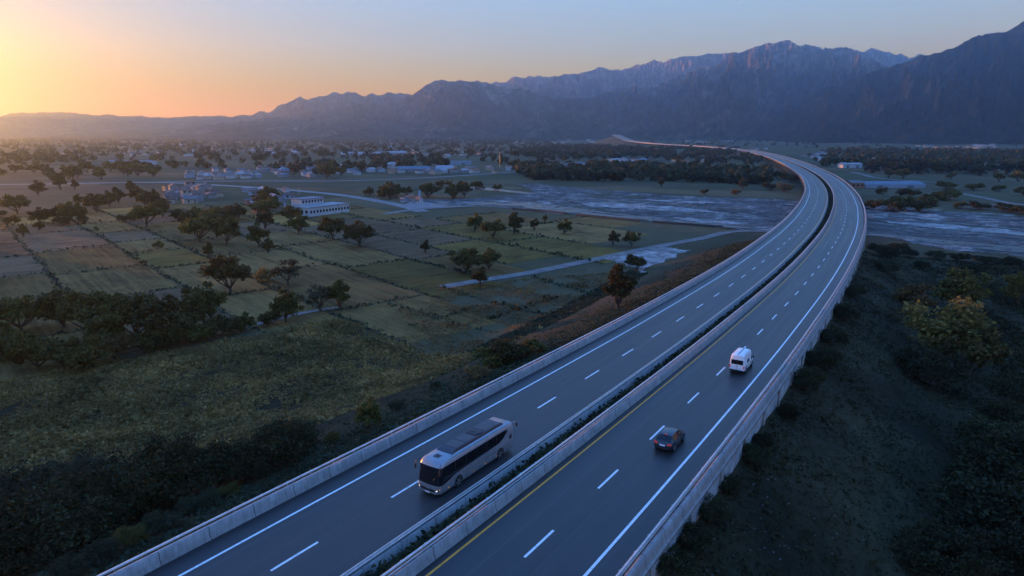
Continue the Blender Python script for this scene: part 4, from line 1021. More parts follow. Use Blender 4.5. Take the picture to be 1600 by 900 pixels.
def gable(m, w, d, h, rise, ov=.4, t=.18):
    """pitched roof with real thickness, ridge along x"""
    for sg in (-1, 1):
        y0 = sg * (d / 2 + ov); z0 = h - ov * rise / (d / 2); V = []
        for x in (-w / 2 - ov, w / 2 + ov):
            V += [(x, y0, z0), (x, 0, h + rise), (x, 0, h + rise + t), (x, y0, z0 + t)]
        m.add(V, [(0, 1, 2, 3), (7, 6, 5, 4), (0, 4, 5, 1), (3, 2, 6, 7), (0, 3, 7, 4), (1, 5, 6, 2)])
def hip(m, w, d, h, rise, ov=.5):
    a, b = w / 2 + ov, d / 2 + ov; r = max(w / 2 - d / 2, .3)
    m.add([(-a, -b, h), (a, -b, h), (a, b, h), (-a, b, h), (-r, 0, h + rise), (r, 0, h + rise), (-a, -b, h - .16), (a, -b, h - .16), (a, b, h - .16), (-a, b, h - .16)],
          [(0, 1, 5, 4), (1, 2, 5), (2, 3, 4, 5), (3, 0, 4), (6, 7, 1, 0), (7, 8, 2, 1), (8, 9, 3, 2), (9, 6, 0, 3), (9, 8, 7, 6)])
def house(x, y, w, d, h, rz, wk, rk, style, label, group, detail, name="house", z=None, cat="house"):
    root = empty(name, (x, y, Z0 if z is None else z), rz); tag(root, label, cat, group)
    m = MB(); rise = d * (.28 if d < 13 else .10)
    m.box(0, 0, h / 2 - .2, w, d, h + .4)
    if style == 'gable':
        for sx in (-1, 1): m.add([(sx * w / 2, -d / 2, h), (sx * w / 2, d / 2, h), (sx * w / 2, 0, h + rise - .02)], [(0, 1, 2)] if sx > 0 else [(0, 2, 1)])
    m.build("wall", m_wall[wk], root)
    r = MB()
    if style == 'gable': gable(r, w, d, h, rise)
    elif style == 'hip': hip(r, w, d, h, rise)
    else:
        r.box(0, 0, h + .14, w + .5, d + .5, .22)
        for (cx, cy_, sx, sy) in ((0, d / 2 + .1, w + .5, .25), (0, -d / 2 - .1, w + .5, .25), (w / 2 + .1, 0, .25, d - .06), (-w / 2 - .1, 0, .25, d - .06)): r.box(cx, cy_, h + .26 + .17, sx, sy, .34)
    r.build("roof", m_roof[rk], root)
    if detail:
        nw = max(2, int(w / 3.2)); floors = 2 if h > 5 else 1
        for f_ in range(floors):
            for sg in (-1, 1):
                for k in range(nw):
                    if f_ == 0 and k == nw // 2 and sg < 0:
                        b = MB(); b.box(0, 0, 0, 1.0, .10, 2.05); o = b.build("door", m_door, root); o.location = (-w / 2 + w * (k + .5) / nw, sg * (d / 2 + .02), 1.03); continue
                    b = MB(); b.box(0, 0, 0, 1.15, .12, 1.25); o = b.build("window", m_pane, root); o.location = (-w / 2 + w * (k + .5) / nw, sg * (d / 2 + .01), 1.6 + 2.9 * f_)
    return root
rh = random.Random(31)
def hamlet(cx, cy_, rx, ry, n, walls, roofs, group, where, size=(7, 12), detail=False, styles=('gable', 'hip', 'flat'), sep=9):
    placed = []; tries = 0
    while len(placed) < n and tries < 4000:
        tries += 1
        a, b = rh.gauss(0, .5), rh.gauss(0, .5)
        if abs(a) > 1 or abs(b) > 1: continue
        x, y, z = at(cx + a * rx, cy_ + b * ry)
        if any(math.hypot(x - u, y - v) < sep for u, v in placed): continue
        s_, o_ = to_road(np.array([x]), np.array([y]))
        if abs(o_[0]) < 28: continue
        placed.append((x, y)); wk = rh.choice(walls); rk = rh.choice(roofs); st = rh.choice(styles)
        w = rh.uniform(*size); d = w * rh.uniform(.6, .85); h = rh.choice((2.7, 2.8, 3.0, 3.0, 5.2 if detail else 3.2))
        cn = {'white': 'white', 'cream': 'cream', 'grey': 'grey', 'blue': 'pale blue', 'brick': 'brick'}[wk]; rn = {'grey': 'grey', 'brown': 'brown', 'tile': 'orange tiled', 'pale': 'pale metal', 'bluegrey': 'blue grey'}[rk]; sn = {'gable': 'pitched', 'hip': 'hipped', 'flat': 'flat'}[st]
        house(x, y, w, d, h, radians(40) + rh.choice((0, pi / 2)) + rh.uniform(-.15, .15), wk, rk, st, f"{cn} house with {sn} {rn} roof {where}", group, detail)
hamlet(300, 305, 44, 14, 26, ('white', 'grey', 'grey', 'cream'), ('brown', 'brown', 'grey'), "houses of the brown-roofed hamlet", "in the brown-roofed hamlet", (6, 10), True, ('hip', 'gable', 'gable', 'flat'), 8)
hamlet(425, 315, 40, 22, 14, ('white', 'grey', 'blue', 'brick'), ('grey', 'bluegrey', 'brown', 'pale'), "houses left of the white building", "left of the long white building", (6.5, 11), True, ('gable', 'flat', 'hip'), 9)
hamlet(355, 274, 60, 7, 30, ('white', 'white', 'cream', 'blue'), ('tile', 'grey', 'pale', 'brown'), "houses beyond the straight side road", "beyond the side road at left", (6, 10))
hamlet(500, 268, 110, 9, 56, ('white', 'white', 'blue', 'grey'), ('grey', 'bluegrey', 'pale', 'brown'), "houses of the village in mid distance", "in the village beyond the straw field", (6, 11))
hamlet(690, 268, 110, 6, 20, ('white', 'cream', 'grey'), ('tile', 'grey', 'pale'), "houses along the far road", "along the far road left of the river", (7, 12))
hamlet(980, 255, 34, 5, 12, ('white', 'blue'), ('bluegrey', 'pale', 'grey'), "houses in the wood across the river", "in the wood across the river", (10, 18))
hamlet(880, 261, 34, 5, 8, ('white', 'grey'), ('bluegrey', 'grey', 'pale'), "houses at the wood's left end", "at the left end of the wood", (10, 18))
hamlet(1075, 253, 60, 3, 8, ('white', 'cream'), ('tile', 'pale', 'grey'), "houses in the wood near the highway", "in the wood left of the highway", (9, 14))
hamlet(1285, 248, 34, 9, 9, ('white', 'blue', 'grey'), ('pale', 'bluegrey', 'grey'), "houses just right of the highway bend", "just right of the highway's far bend", (9, 15))
hamlet(1410, 250, 90, 5, 8, ('white', 'grey'), ('pale', 'grey'), "houses scattered in the right-hand wood", "in the wood at the right", (9, 15))
hamlet(1530, 228, 44, 5, 26, ('white', 'white', 'cream'), ('tile', 'pale', 'grey', 'tile'), "houses of the far village at right", "in the far village at the right", (10, 18), sep=14)
hamlet(1455, 231, 40, 2.5, 9, ('white', 'cream'), ('tile', 'pale', 'grey'), "houses left of the far right village", "left of the far village at the right", (10, 18), sep=14)
hamlet(870, 222, 120, 5, 30, ('white', 'white', 'cream'), ('pale', 'grey', 'tile'), "far houses below the mountains", "far off below the mountains", (12, 22), sep=25)
hamlet(350, 236, 330, 9, 42, ('white', 'cream', 'white'), ('pale', 'grey', 'tile', 'pale'), "far houses on the hazy plain", "far off on the hazy plain", (10, 20), sep=20)
hamlet(680, 240, 110, 8, 18, ('white', 'white', 'cream'), ('pale', 'grey', 'tile'), "far houses on the middle plain", "far off on the middle plain", (10, 18), sep=20)
hamlet(1110, 222, 70, 2, 14, ('white', 'cream'), ('pale', 'grey'), "houses far behind the highway", "far behind the highway's end", (14, 24), sep=25)
hamlet(1185, 234, 14, 2, 4, ('white', 'cream'), ('pale', 'grey'), "houses beside the highway's far curve", "beside the highway's far curve", (8, 12))
hamlet(1340, 222, 150, 1.5, 16, ('white', 'cream'), ('pale', 'grey'), "houses at the foot of the near mountain", "at the foot of the near mountain", (10, 18), sep=20)
def shed(px0, px1, py, depth_m, h, wk, rk, label, name="warehouse", style='gable', cat="warehouse", win=0):
    a = at(px0, py); b = at(px1, py); x, y = (a[0] + b[0]) / 2, (a[1] + b[1]) / 2; w = math.dist(a[:2], b[:2])
    rz = math.atan2(b[1] - a[1], b[0] - a[0])
    dx, dy = -sin(rz), cos(rz)
    r = house(x + dx * depth_m / 2, y + dy * depth_m / 2, w, depth_m, h, rz, wk, rk, style, label, None, False, name, None, cat)
    for k in range(win):
        q = MB(); q.box(0, 0, 0, w / win * .5, .12, h * .35); o = q.build("window", m_pane, r); o.location = (-w / 2 + w * (k + .5) / win, -depth_m / 2 - .01, h * .55)
    if not win:
        for k in range(2):
            q = MB(); q.box(0, 0, 0, min(5, w * .12), .12, h * .7); o = q.build("door", m_roof['grey'], r); o.location = (-w * .25 + w * .5 * k, -depth_m / 2 - .01, h * .35)
    return r
shed(532, 600, 242, 20, 4, 'white', 'pale', "longest pale warehouse on the far plain, left half")
shed(603, 634, 242.5, 26, 5, 'grey', 'pale', "pale warehouse on the far plain, right of the longest one")
shed(688, 736, 257.5, 14, 3.6, 'blue', 'bluegrey', "blue-fronted warehouse beyond the far road, widest of its row")
shed(606, 622, 261.5, 14, 5, 'white', 'pale', "small bright warehouse with an orange-brown neighbour beyond the village", )
shed(622, 671, 268.5, 11, 3.4, 'grey', 'bluegrey', "low grey warehouse by the far road, left of the pale one")
shed(681, 708, 268.5, 12, 4, 'cream', 'pale', "pale warehouse by the far road, left of the orange-roofed houses")
shed(790, 832, 266.5, 14, 5, 'white', 'tile', "white shed with an orange roof at the far road's right end")
shed(165, 236, 257.5, 18, 4, 'white', 'bluegrey', "long white warehouse on the hazy plain at left")
shed(1317, 1347, 262.5, 16, 5, 'white', 'pale', "white warehouse at the wood's edge right of the highway bend")
shed(1352, 1446, 293.5, 22, 2.6, 'blue', 'bluegrey', "long pale-blue shed by the gravel river right of the highway", "shed", 'gable', "shed")
shed(1330, 1350, 294, 14, 4.5, 'brick', 'grey', "brick outbuilding at the left end of the long pale-blue shed", "outbuilding", 'gable', "outbuilding", 3)
# the long white two-storey building
a = at(484, 339); b = at(546, 331); rz = math.atan2(b[1] - a[1], b[0] - a[0]); W_ = math.dist(a[:2], b[:2]); cx, cyy = (a[0] + b[0]) / 2, (a[1] + b[1]) / 2
ux, uy = cos(rz), sin(rz); vx, vy = -uy, ux
root = empty("school_building", (cx + vx * 7, cyy + vy * 7, Z0), rz); tag(root, "long white flat-roofed building with a row of dark windows and a raised rear storey", "building")
m = MB(); m.box(0, 0, 2.3, W_, 14, 5.2); m.build("wall", m_wall['white'], root)
m = MB(); m.box(0, 0, 5.02, W_ + .8, 14.8, .24); m.box(0, -7.3, 5.3, W_ + .8, .2, .36); m.box(0, 7.3, 5.3, W_ + .8, .2, .36); m.build("roof", m_roof['pale'], root)
m = MB(); m.box(-W_ * .08, 9.5, 4.2, W_ * .55, 9, 8.9); m.build("upper_storey", m_wall['white'], root)
m = MB(); m.box(-W_ * .08, 9.5, 8.79, W_ * .55 + 1.2, 10.2, .26); m.build("roof", m_roof['bluegrey'], root)
for k in range(13):
    q = MB(); q.box(0, 0, 0, W_ / 13 * .55, .14, 1.5); o = q.build("window", m_pane, root); o.location = (-W_ / 2 + W_ * (k + .5) / 13, -7.01, 2.6)
for k in range(7):
    q = MB(); q.box(0, 0, 0, W_ / 13 * .5, .14, 1.4); o = q.build("window", m_pane, root); o.location = (-W_ * .08 - W_ * .26 + W_ * .52 * (k + .5) / 7, 4.98, 7.2)
for k in range(3):
    q = MB(); q.box(0, 0, 0, .14, 2.2, 1.6); o = q.build("window", m_pane, root); o.location = (-W_ / 2 - .01, -4.5 + 4 * k, 2.6)
# low pale flood wall along the near river bank
fw = empty("flood_wall"); tag(fw, "low pale flood wall along the near bank of the bright river channel", "wall")
P = np.array([P2(*q) for q in [(800,327.5),(850,331.5),(900,336.5),(960,342.5),(1020,348),(1080,352.5),(1130,356)]]); P = spline(np.c_[P, np.zeros(len(P))], lambda s: 6.0)[:, :2]
m = MB()
for k in range(len(P) - 1):
    if k % 7 == 5: continue
    c_ = (P[k] + P[k + 1]) / 2; d_ = P[k + 1] - P[k]; m.box(c_[0], c_[1], Z0 + .5, float(np.linalg.norm(d_)) - .04, .35, 1.3, math.atan2(d_[1], d_[0]))
m.build("wall", m_conc, fw)
for k in range(2, len(P) - 1, 7):
    q = MB(); q.box(0, 0, 0, .5, .5, 1.8); o = q.build("post", m_conc, fw); o.location = (P[k][0], P[k][1], Z0 + .6)
# roadside yard: small kiosk buildings, a blue pylon, parked cars
hamlet(645, 315, 20, 3, 5, ('white', 'blue'), ('tile', 'pale', 'bluegrey'), "huts at the roadside yard", "at the roadside yard", (3.5, 5), True, ('flat', 'gable'), 5)
x, y, z = at(656, 317); root = empty("sign_pylon", (x, y, z)); tag(root, "tall pale-blue pylon standing at the roadside yard", "sign")
m = MB(); m.box(0, 0, 4.2, 1.6, .5, 8.6); m.build("panel", m_wall['blue'], root, bevel=.05); m = MB(); m.box(0, 0, .2, 2.4, 1.2, .7); m.build("base", m_wall['grey'], root)
# a slim mast in the mid distance
for (px, py, hp, lab) in ((781, 262, 24, "thin pole mast far off left of the river"), (467, 304, 10, "short white post beside the side road")):
    x, y, z = at(px, py); h = hp * depth_of(x, y, z) / F_PX; root = empty("mast", (x, y, z)); tag(root, lab, "mast")
    m = MB(); m.tube([(0, 0, -.5), (0, 0, h)], [.16, .08], 6); m.build("pole", m_steel, root); m = MB(); m.box(0, 0, .2, 1.4, 1.4, .8); m.build("base", m_wall['grey'], root)
# ------------------------------------------------------------------ vehicles
m_silver, nt, p = new_mat("silver_paint"); p.inputs['Base Color'].default_value = (.44, .45, .47, 1); p.inputs['Metallic'].default_value = .35; p.inputs['Roughness'].default_value = .32; p.inputs['Coat Weight'].default_value = .4
nt.links.new(ramp(nt, noise_n(nt, pos(nt), 1.3, 5), [(.3, (.22, .235, .255)), (.7, (.30, .32, .345))]), p.inputs['Base Color'])
m_darkpaint = simple("dark_grey_paint", (.016, .018, .023), .25, metal=.2, coat=.7)
m_whitepaint = simple("white_paint", (.78, .79, .80), .35, coat=.4, var=.05, vscale=1.0)
m_glass = simple("tinted_glass", (.008, .010, .013), .08, spec=.35)
m_black = simple("black_plastic", (.018, .018, .02), .5)
m_rubber = simple("tyre_rubber", (.016, .016, .017), .85, spec=.2)
m_rim = simple("alloy_rim", (.42, .42, .43), .3, metal=.9)
m_chrome = simple("chrome", (.55, .55, .56), .15, metal=1.0)
m_plate = simple("number_plate", (.72, .73, .76), .5)
m_head = simple("headlamp", (.8, .8, .8), .1, emit=(1, .93, .85), estr=.22)
m_tail = simple("tail_lamp", (.35, .01, .01), .2, emit=(1, .06, .03), estr=.035)
m_amber = simple("amber_lamp", (.5, .2, .02), .3, emit=(1, .42, .08), estr=.10)
m_hatch = simple("roof_panel", (.012, .016, .026), .3)
m_panel = simple("roof_metal", (.022, .026, .036), .3, metal=.0)

def wheel(parent, x, y, r, w, side):
    """tyre with a dished alloy rim; side = -1 left, +1 right"""
    m = MB(); prof = [(w / 2, r * .62), (w / 2, r * .93), (w / 2 - .04, r), (-w / 2 + .04, r), (-w / 2, r * .93), (-w / 2, r * .62)]
    n = 24; V = []; Fs = []
    for k in range(n):
        t = 2 * pi * k / n
        for (a, b) in prof: V.append((a, cos(t) * b, sin(t) * b))
    q = len(prof)
    for k in range(n):
        for j in range(q - 1): Fs.append((k * q + j, k * q + j + 1, ((k + 1) % n) * q + j + 1, ((k + 1) % n) * q + j))
    m.add(V, Fs); wo = m.build("wheel", m_rubber, parent, smooth=True); wo.location = (x, y, r)
    d = MB(); xs = side * w / 2
    d.cyl((xs * .55, 0, 0), (1, 0, 0), r * .63, w * .3, 24); d.cyl((xs * .92, 0, 0), (1, 0, 0), r * .16, .06, 12)
    for k in range(6):
        t = 2 * pi * k / 6; c, s = cos(t) * r * .38, sin(t) * r * .38
        V = []; 
        for dx in (-.02, .02):
            for (u, v) in ((-.06 * r / .5, -.24 * r / .5), (.06 * r / .5, -.24 * r / .5), (.06 * r / .5, .24 * r / .5), (-.06 * r / .5, .24 * r / .5)):
                V.append((xs * .90 + dx, c + v * cos(t) - u * sin(t), s + v * sin(t) + u * cos(t)))
        d.add(V, [(0, 1, 2, 3), (7, 6, 5, 4), (0, 4, 5, 1), (1, 5, 6, 2), (2, 6, 7, 3), (3, 7, 4, 0)])
    d.build("rim", m_rim, wo)
    return wo
def on_road(root, s, o, along):
    x, y, z = rp(s, o, .012); h = heading(s); e = (float(rp(s + 2, o)[2]) - float(rp(s - 2, o)[2])) / 4
    root.location = (float(x), float(y), float(z))
    root.rotation_euler = (math.atan(e) * (1 if along else -1), 0, -h + (0 if along else pi))
def smooth_interp(xs, table):
    """table rows = stations along y with any number of columns, softened"""
    T = np.array(table, float); out = []
    for c in range(1, T.shape[1]): out.append(np.interp(xs, T[:, 0], T[:, c]))
    R = np.array(out).T; K = R.copy(); K[1:-1] = .25 * R[:-2] + .5 * R[1:-1] + .25 * R[2:]; return K

def loft_body(ys, ring_fn, parts, mats, parent, end_caps=True):
    """half rings mirrored; parts(i, j, y0, y1) names the part that owns a face"""
    rings = [ring_fn(y) for y in ys]; n = len(rings[0]); V = {}; bufs = {}
    full = [[(-x, z) for x, z in r] + [(x, z) for x, z in r[::-1]] for r in rings]; q = len(full[0])
    for i in range(len(ys) - 1):
        for j in range(q):
            j2 = (j + 1) % q; jj = j if j < n else q - 2 - j
            if j == n - 1: jj = n - 1
            if j == q - 1: jj = -1
            name = parts(i, jj, ys[i], ys[i + 1], -1 if j < n else 1)
            b = bufs.setdefault(name, ([], [], {}))
            ids = []
            for (a, c) in ((i, j), (i + 1, j), (i + 1, j2), (i, j2)):
                if (a, c) not in b[2]: b[2][(a, c)] = len(b[0]); b[0].append((full[a][c][0], ys[a], full[a][c][1]))
                ids.append(b[2][(a, c)])
            b[1].append(tuple(ids[::-1]))
    b = bufs['body']
    if end_caps:
        for a, rev in ((0, False), (len(ys) - 1, True)):
            ids = []
            for c in range(q):
                if (a, c) not in b[2]: b[2][(a, c)] = len(b[0]); b[0].append((full[a][c][0], ys[a], full[a][c][1]))
                ids.append(b[2][(a, c)])
            b[1].append(tuple(ids if rev else ids[::-1]))
    objs = {}
    for name, (v, f, _) in bufs.items():
        m = MB(); m.add(v, f); nm = name.split('#')[0]; o = m.build(nm, mats[nm], parent, smooth=True); objs[name] = o
        me = o.data
        try: me.set_sharp_from_angle(angle=radians(35))
        except Exception: pass
        bm = None
    return objs
import bmesh
def fix_normals(o):
    bm = bmesh.new(); bm.from_mesh(o.data); bmesh.ops.recalc_face_normals(bm, faces=bm.faces); bm.to_mesh(o.data); bm.free()

# ---- coach
bus = empty("coach_bus"); tag(bus, "silver grey coach with black window band driving towards the camera beside the median", "bus")
BL = 5.85
def outline(half_w, yf, yr, rf, rr_, nside=44, nc=6, nf=8):
    """rounded rectangle in plan, counter-clockwise from the rear right corner"""
    P = []
    for k in range(nside + 1): P.append((half_w, yr + rr_ + (yf - rf - yr - rr_) * k / nside))
    for k in range(1, nc): t = pi / 2 * k / nc; P.append((half_w - rf + rf * cos(t), yf - rf * .55 + rf * .55 * sin(t) - rf * .45 * (1 - sin(t))))
    for k in range(nf + 1): x = half_w - rf - 2 * (half_w - rf) * k / nf; P.append((x, yf + .05 * (1 - (x / (half_w - rf)) ** 2)))
    for k in range(1, nc): t = pi / 2 + pi / 2 * k / nc; P.append((-(half_w - rf) + rf * cos(t), yf - rf * .55 + rf * .55 * sin(t) - rf * .45 * (1 - sin(t))))
    for k in range(nside + 1): P.append((-half_w, yf - rf - (yf - rf - yr - rr_) * k / nside))
    for k in range(1, nc): t = pi + pi / 2 * k / nc; P.append((-(half_w - rr_) + rr_ * cos(t), yr + rr_ + rr_ * sin(t)))
    for k in range(nf + 1): P.append((-(half_w - rr_) + 2 * (half_w - rr_) * k / nf, yr))
    for k in range(1, nc): t = -pi / 2 + pi / 2 * k / nc; P.append((half_w - rr_ + rr_ * cos(t), yr + rr_ + rr_ * sin(t)))
    return P
def zlow(y):                                          # lower edge of the black window band
    return float(np.interp(y, [-5.9, -5.2, -4.6, -3.9, -3.2, -1, 2.6, 3.7, 4.6, 5.2, 6], [2.62, 2.62, 2.45, 1.95, 1.72, 1.62, 1.52, 1.46, 1.22, 1.12, 1.10]))
LV = [(.30, 1.20, .06, .05), (.52, 1.27, 0, 0), (.98, 1.285, -.01, 0), ('low', 1.285, .0, 0), (2.70, 1.25, .22, .05), (2.92, 1.20, .34, .12), (3.08, 1.10, .46, .22), (3.17, .92, .62, .40)]
rings = []
for (z, hw, df, dr) in LV:
    o_ = outline(hw, BL - df, -BL + dr, .42, .22); rings.append([(x, y, zlow(y) if z == 'low' else z) for x, y in o_])
nP = len(rings[0]); body = MB(); glassL = MB(); glassR = MB(); shield = MB()
for li in range(len(rings) - 1):
    for k in range(nP):
        k2 = (k + 1) % nP; quad = [rings[li][k], rings[li][k2], rings[li + 1][k2], rings[li + 1][k]]
        my = (quad[0][1] + quad[1][1]) / 2; mx = (quad[0][0] + quad[1][0]) / 2; t = body
        if li == 3 and my > -4.75:
            t = shield if my > BL - .62 else (glassL if mx < 0 else glassR)
        t.add(quad, [(0, 1, 2, 3)])
body.add(rings[-1], [tuple(range(nP))]); body.add(rings[0], [tuple(range(nP))[::-1]])
bo = body.build("body", m_silver, bus)
def weld(o, sm=True):
    bm = bmesh.new(); bm.from_mesh(o.data); bmesh.ops.remove_doubles(bm, verts=bm.verts, dist=.0005); bmesh.ops.recalc_face_normals(bm, faces=bm.faces)
    for f in bm.faces: f.smooth = sm
    bm.to_mesh(o.data); bm.free()
    try: o.data.set_sharp_from_angle(angle=radians(32))
    except Exception: pass
weld(bo)
for m_, nm in ((glassL, "side_window"), (glassR, "side_window"), (shield, "windshield")):
    o = m_.build(nm, m_glass, bus); weld(o)
# pillars behind the dark glass read as faint joints
for k, yy in enumerate((3.6, 2.0, .4, -1.2, -2.8)):
    for sx in (-1, 1):
        m = MB(); m.box(sx * 1.272, yy, (zlow(yy) + 2.70) / 2, .012, .05, 2.62 - zlow(yy)); m.build("window_joint", m_black, bus)
for i_, (y0, y1, h, w) in enumerate(((3.1, -4.55, .22, .98),)):     # raised air-conditioning fairing
    m = MB(); V = []
    for (y, z, hw) in ((y0 + .55, 3.165, .90), (y0, 3.165 + h, .80), (y1 + .3, 3.165 + h, .80), (y1, 3.165, .90)):
        V += [(-hw - .06, y, 3.15), (-hw, y, z), (hw, y, z), (hw + .06, y, 3.15)]
    Fs = []
    for a in range(3):
        for b in range(3): Fs.append((a * 4 + b, a * 4 + b + 1, a * 4 + 5 + b, a * 4 + 4 + b))
    m.add(V, Fs); o = m.build("roof_fairing", m_panel, bus); weld(o, False)
zt = 3.165 + .22
for (yc, ln) in ((2.1, 1.35), (.55, 1.45), (-2.75, 2.0)):
    m = MB(); m.box(0, yc, zt + .012, 1.36, ln, .03); m.build("roof_hatch", m_hatch, bus, bevel=.01)
m = MB(); m.box(0, -.95, zt + .03, 1.3, 1.1, .06)
for k in (-.35, .35): m.cyl((k, -.95, zt + .07), (0, 0, 1), .27, .05, 18)
m.build("air_conditioner", m_black, bus)
m = MB(); m.box(0, 4.55, 3.185, .55, .5, .05); m.box(.12, 4.35, 3.2, .2, .16, .07); m.build("roof_vent", m_black, bus)
for sx in (-1, 1):                                    # roof-edge trim, waist moulding and luggage doors
    m = MB(); m.box(sx * 1.13, -.3, 3.075, .03, 9.6, .035); m.build("roof_trim", m_chrome, bus)
    m = MB(); m.box(sx * 1.288, -.6, 1.06, .012, 9.0, .03); m.build("waist_line", m_panel, bus)
    for k in range(5):
        m = MB(); m.box(sx * 1.286, 2.05 - 1.05 * k, .78, .010, .018, .50); m.build("luggage_door_joint", m_black, bus)
    for k in range(5):
        m = MB(); m.box(sx * 1.287, 4.6 - 1.85 * k, .58, .02, .13, .05); m.build("side_marker", m_amber, bus)
    for yy in (3.15, -3.45):
        m = MB(); m.cyl((sx * 1.275, yy, .56), (1, 0, 0), .60, .035, 30); m.build("wheel_arch", m_black, bus)
        m = MB(); V = []; Fs = []; n = 18
        for k in range(n + 1):
            t = -.12 * pi + 1.24 * pi * k / n
            for (r, dx) in ((.60, .0), (.67, .0), (.67, .03), (.60, .03)): V.append((sx * (1.272 + dx), yy + r * cos(t), .56 + r * sin(t)))
        for k in range(n):
            for j in range(4): Fs.append((k * 4 + j, k * 4 + (j + 1) % 4, (k + 1) * 4 + (j + 1) % 4, (k + 1) * 4 + j))
        m.add(V, Fs); m.build("wheel_arch_trim", m_silver, bus)
        wheel(bus, sx * 1.155, yy, .50, .30, sx)
# front
m = MB(); m.box(0, BL + .03, .62, 1.45, .07, .20); m.box(0, BL + .045, .50, 1.25, .06, .04); m.build("grille", m_black, bus, bevel=.02)
m = MB(); m.box(0, BL + .055, .40, 1.9, .06, .12); m.build("bumper", m_silver, bus, bevel=.02)
m = MB(); m.box(0, BL + .095, .385, .52, .025, .12); m.build("number_plate", m_plate, bus)
m = MB(); m.cyl((0, BL + .07, .66), (0, 1, 0), .07, .03, 16); m.build("emblem", m_chrome, bus)
m = MB()
for k in (-.17, .17): m.box(k, BL + .045, .98, .10, .02, .13, 0); m.box(k + (.11 if k < 0 else -.11), BL + .045, .98, .07, .02, .05, 0)
m.build("nose_badge", m_black, bus)
for sx in (-1, 1):
    m = MB(); m.box(sx * .96, BL - .055, .68, .34, .16, .22, -sx * .42); m.build("headlight_housing", m_black, bus, bevel=.03)
    m = MB(); m.cyl((sx * .90, BL + .035, .66), (sx * .3, 1, 0), .075, .04, 16); m.build("headlight", m_head, bus)
    m = MB(); m.cyl((sx * 1.03, BL - .02, .69), (sx * .5, 1, 0), .055, .04, 14); m.build("headlight", m_head, bus)
    m = MB(); m.box(sx * 1.17, BL - .16, .80, .05, .16, .07, -sx * .8); m.build("turn_signal", m_amber, bus)
    m = MB(); m.tube([(sx * 1.08, BL - .42, 3.0), (sx * 1.32, BL - .05, 2.96), (sx * 1.36, BL + .08, 2.70)], [.03, .03, .03], 6); mo = m.build("mirror_arm", m_black, bus)
    m = MB(); m.box(sx * 1.36, BL + .08, 2.45, .20, .12, .48); m.build("mirror", m_black, mo, bevel=.05)
    m = MB(); m.tube([(sx * .2, BL - .02, 1.22), (sx * .75, BL - .05, 1.75)], [.012, .012], 5); m.build("wiper", m_black, bus)
m = MB()                                              # amber destination display behind the top of the windshield
for k, (wd, dx) in enumerate(((.10, -.30), (.06, -.18), (.10, -.07), (.08, .06), (.11, .18), (.05, .29))): m.box(dx - .35, BL - .215, 2.56, wd, .03, .075)
m.build("destination_display", m_amber, bus)
# rear
m = MB(); V = []
m.box(0, -BL + .01, 2.15, 1.9, .05, .8); m.build("rear_window", m_glass, bus, bevel=.02)
for sx in (-1, 1):
    m = MB(); m.box(sx * 1.02, -BL - .01, 1.25, .16, .06, .55); m.build("taillight", m_tail, bus, bevel=.02)
    m = MB(); V = [(sx * 1.292, -4.98, 1.45), (sx * 1.292, -5.42, 1.50), (sx * 1.275, -5.40, 2.45), (sx * 1.275, -5.15, 2.62), (sx * 1.275, -4.98, 2.35)]
    V2 = [(v[0] - sx * .02, v[1], v[2]) for v in V]; n = len(V); m.add(V + V2, [tuple(range(n)), tuple(range(2 * n - 1, n - 1, -1))] + [(k, (k + 1) % n, n + (k + 1) % n, n + k) for k in range(n)]); o = m.build("rear_quarter_window", m_glass, bus); fix_normals(o)
m = MB(); m.tube([(-1.1, -BL + .25, 2.98), (-1.28, -BL - .22, 3.0), (-1.30, -BL - .42, 2.86)], .035, 6); mo = m.build("mirror_arm", m_silver, bus)
m = MB(); m.box(-1.30, -BL - .44, 2.62, .16, .12, .46); m.build("mirror", m_black, mo, bevel=.05)
m = MB(); m.box(0, -BL - .02, .48, 2.2, .08, .2); m.build("bumper", m_black, bus, bevel=.02)
on_road(bus, 16.6, -4.70, False)

# ---- dark hatchback
car = empty("hatchback"); tag(car, "dark grey hatchback with red tail lamps driving away in the right-hand carriageway", "car")
CT = [(-2.20,.42,.66,.66,.70,.60,.74),(-2.12,.30,.82,.80,.86,.70,.90),(-2.00,.25,.95,.86,1.00,.76,1.03),(-1.72,.22,1.0,.89,1.16,.69,1.18),(-1.25,.2,1.0,.91,1.40,.61,1.44),(-.7,.2,.99,.92,1.46,.61,1.50),(0,.2,.97,.92,1.47,.62,1.51),(.45,.2,.96,.92,1.42,.61,1.46),(.85,.2,.95,.91,1.20,.66,1.24),(1.18,.2,.93,.90,.99,.72,1.02),(1.6,.2,.87,.87,.91,.66,.95),(1.95,.22,.78,.82,.82,.6,.84),(2.12,.28,.66,.74,.70,.55,.72),(2.2,.38,.56,.64,.60,.5,.62)]
ys = np.sort(np.r_[np.linspace(-2.2, 2.2, 41), [-2.06, 2.16]]); K = smooth_interp(ys, CT)
def ring_car(y):
    zb, zbelt, w, zr, wr, ztp = [float(np.interp(y, ys, K[:, c])) for c in range(6)]
    return [(0, zb), (w * .86, zb), (w * .97, zb + .12), (w, (zb + zbelt) * .52), (w * .96, zbelt), (wr, zr), (wr * .8, zr + (ztp - zr) * .6), (wr * .4, ztp), (0, ztp + .008)]
def parts_car(i, j, y0, y1, sd):
    m_ = (y0 + y1) / 2
    if j == 4 and -1.62 < m_ < .95 and not (-.42 < m_ < -.30): return f'side_window#{sd}{1 if m_ > -.36 else 0}'
    if j in (5, 6, 7) and -1.95 < m_ < -1.27: return 'rear_window'
    if j in (5, 6, 7) and .42 < m_ < 1.14: return 'windshield'
    return 'body'
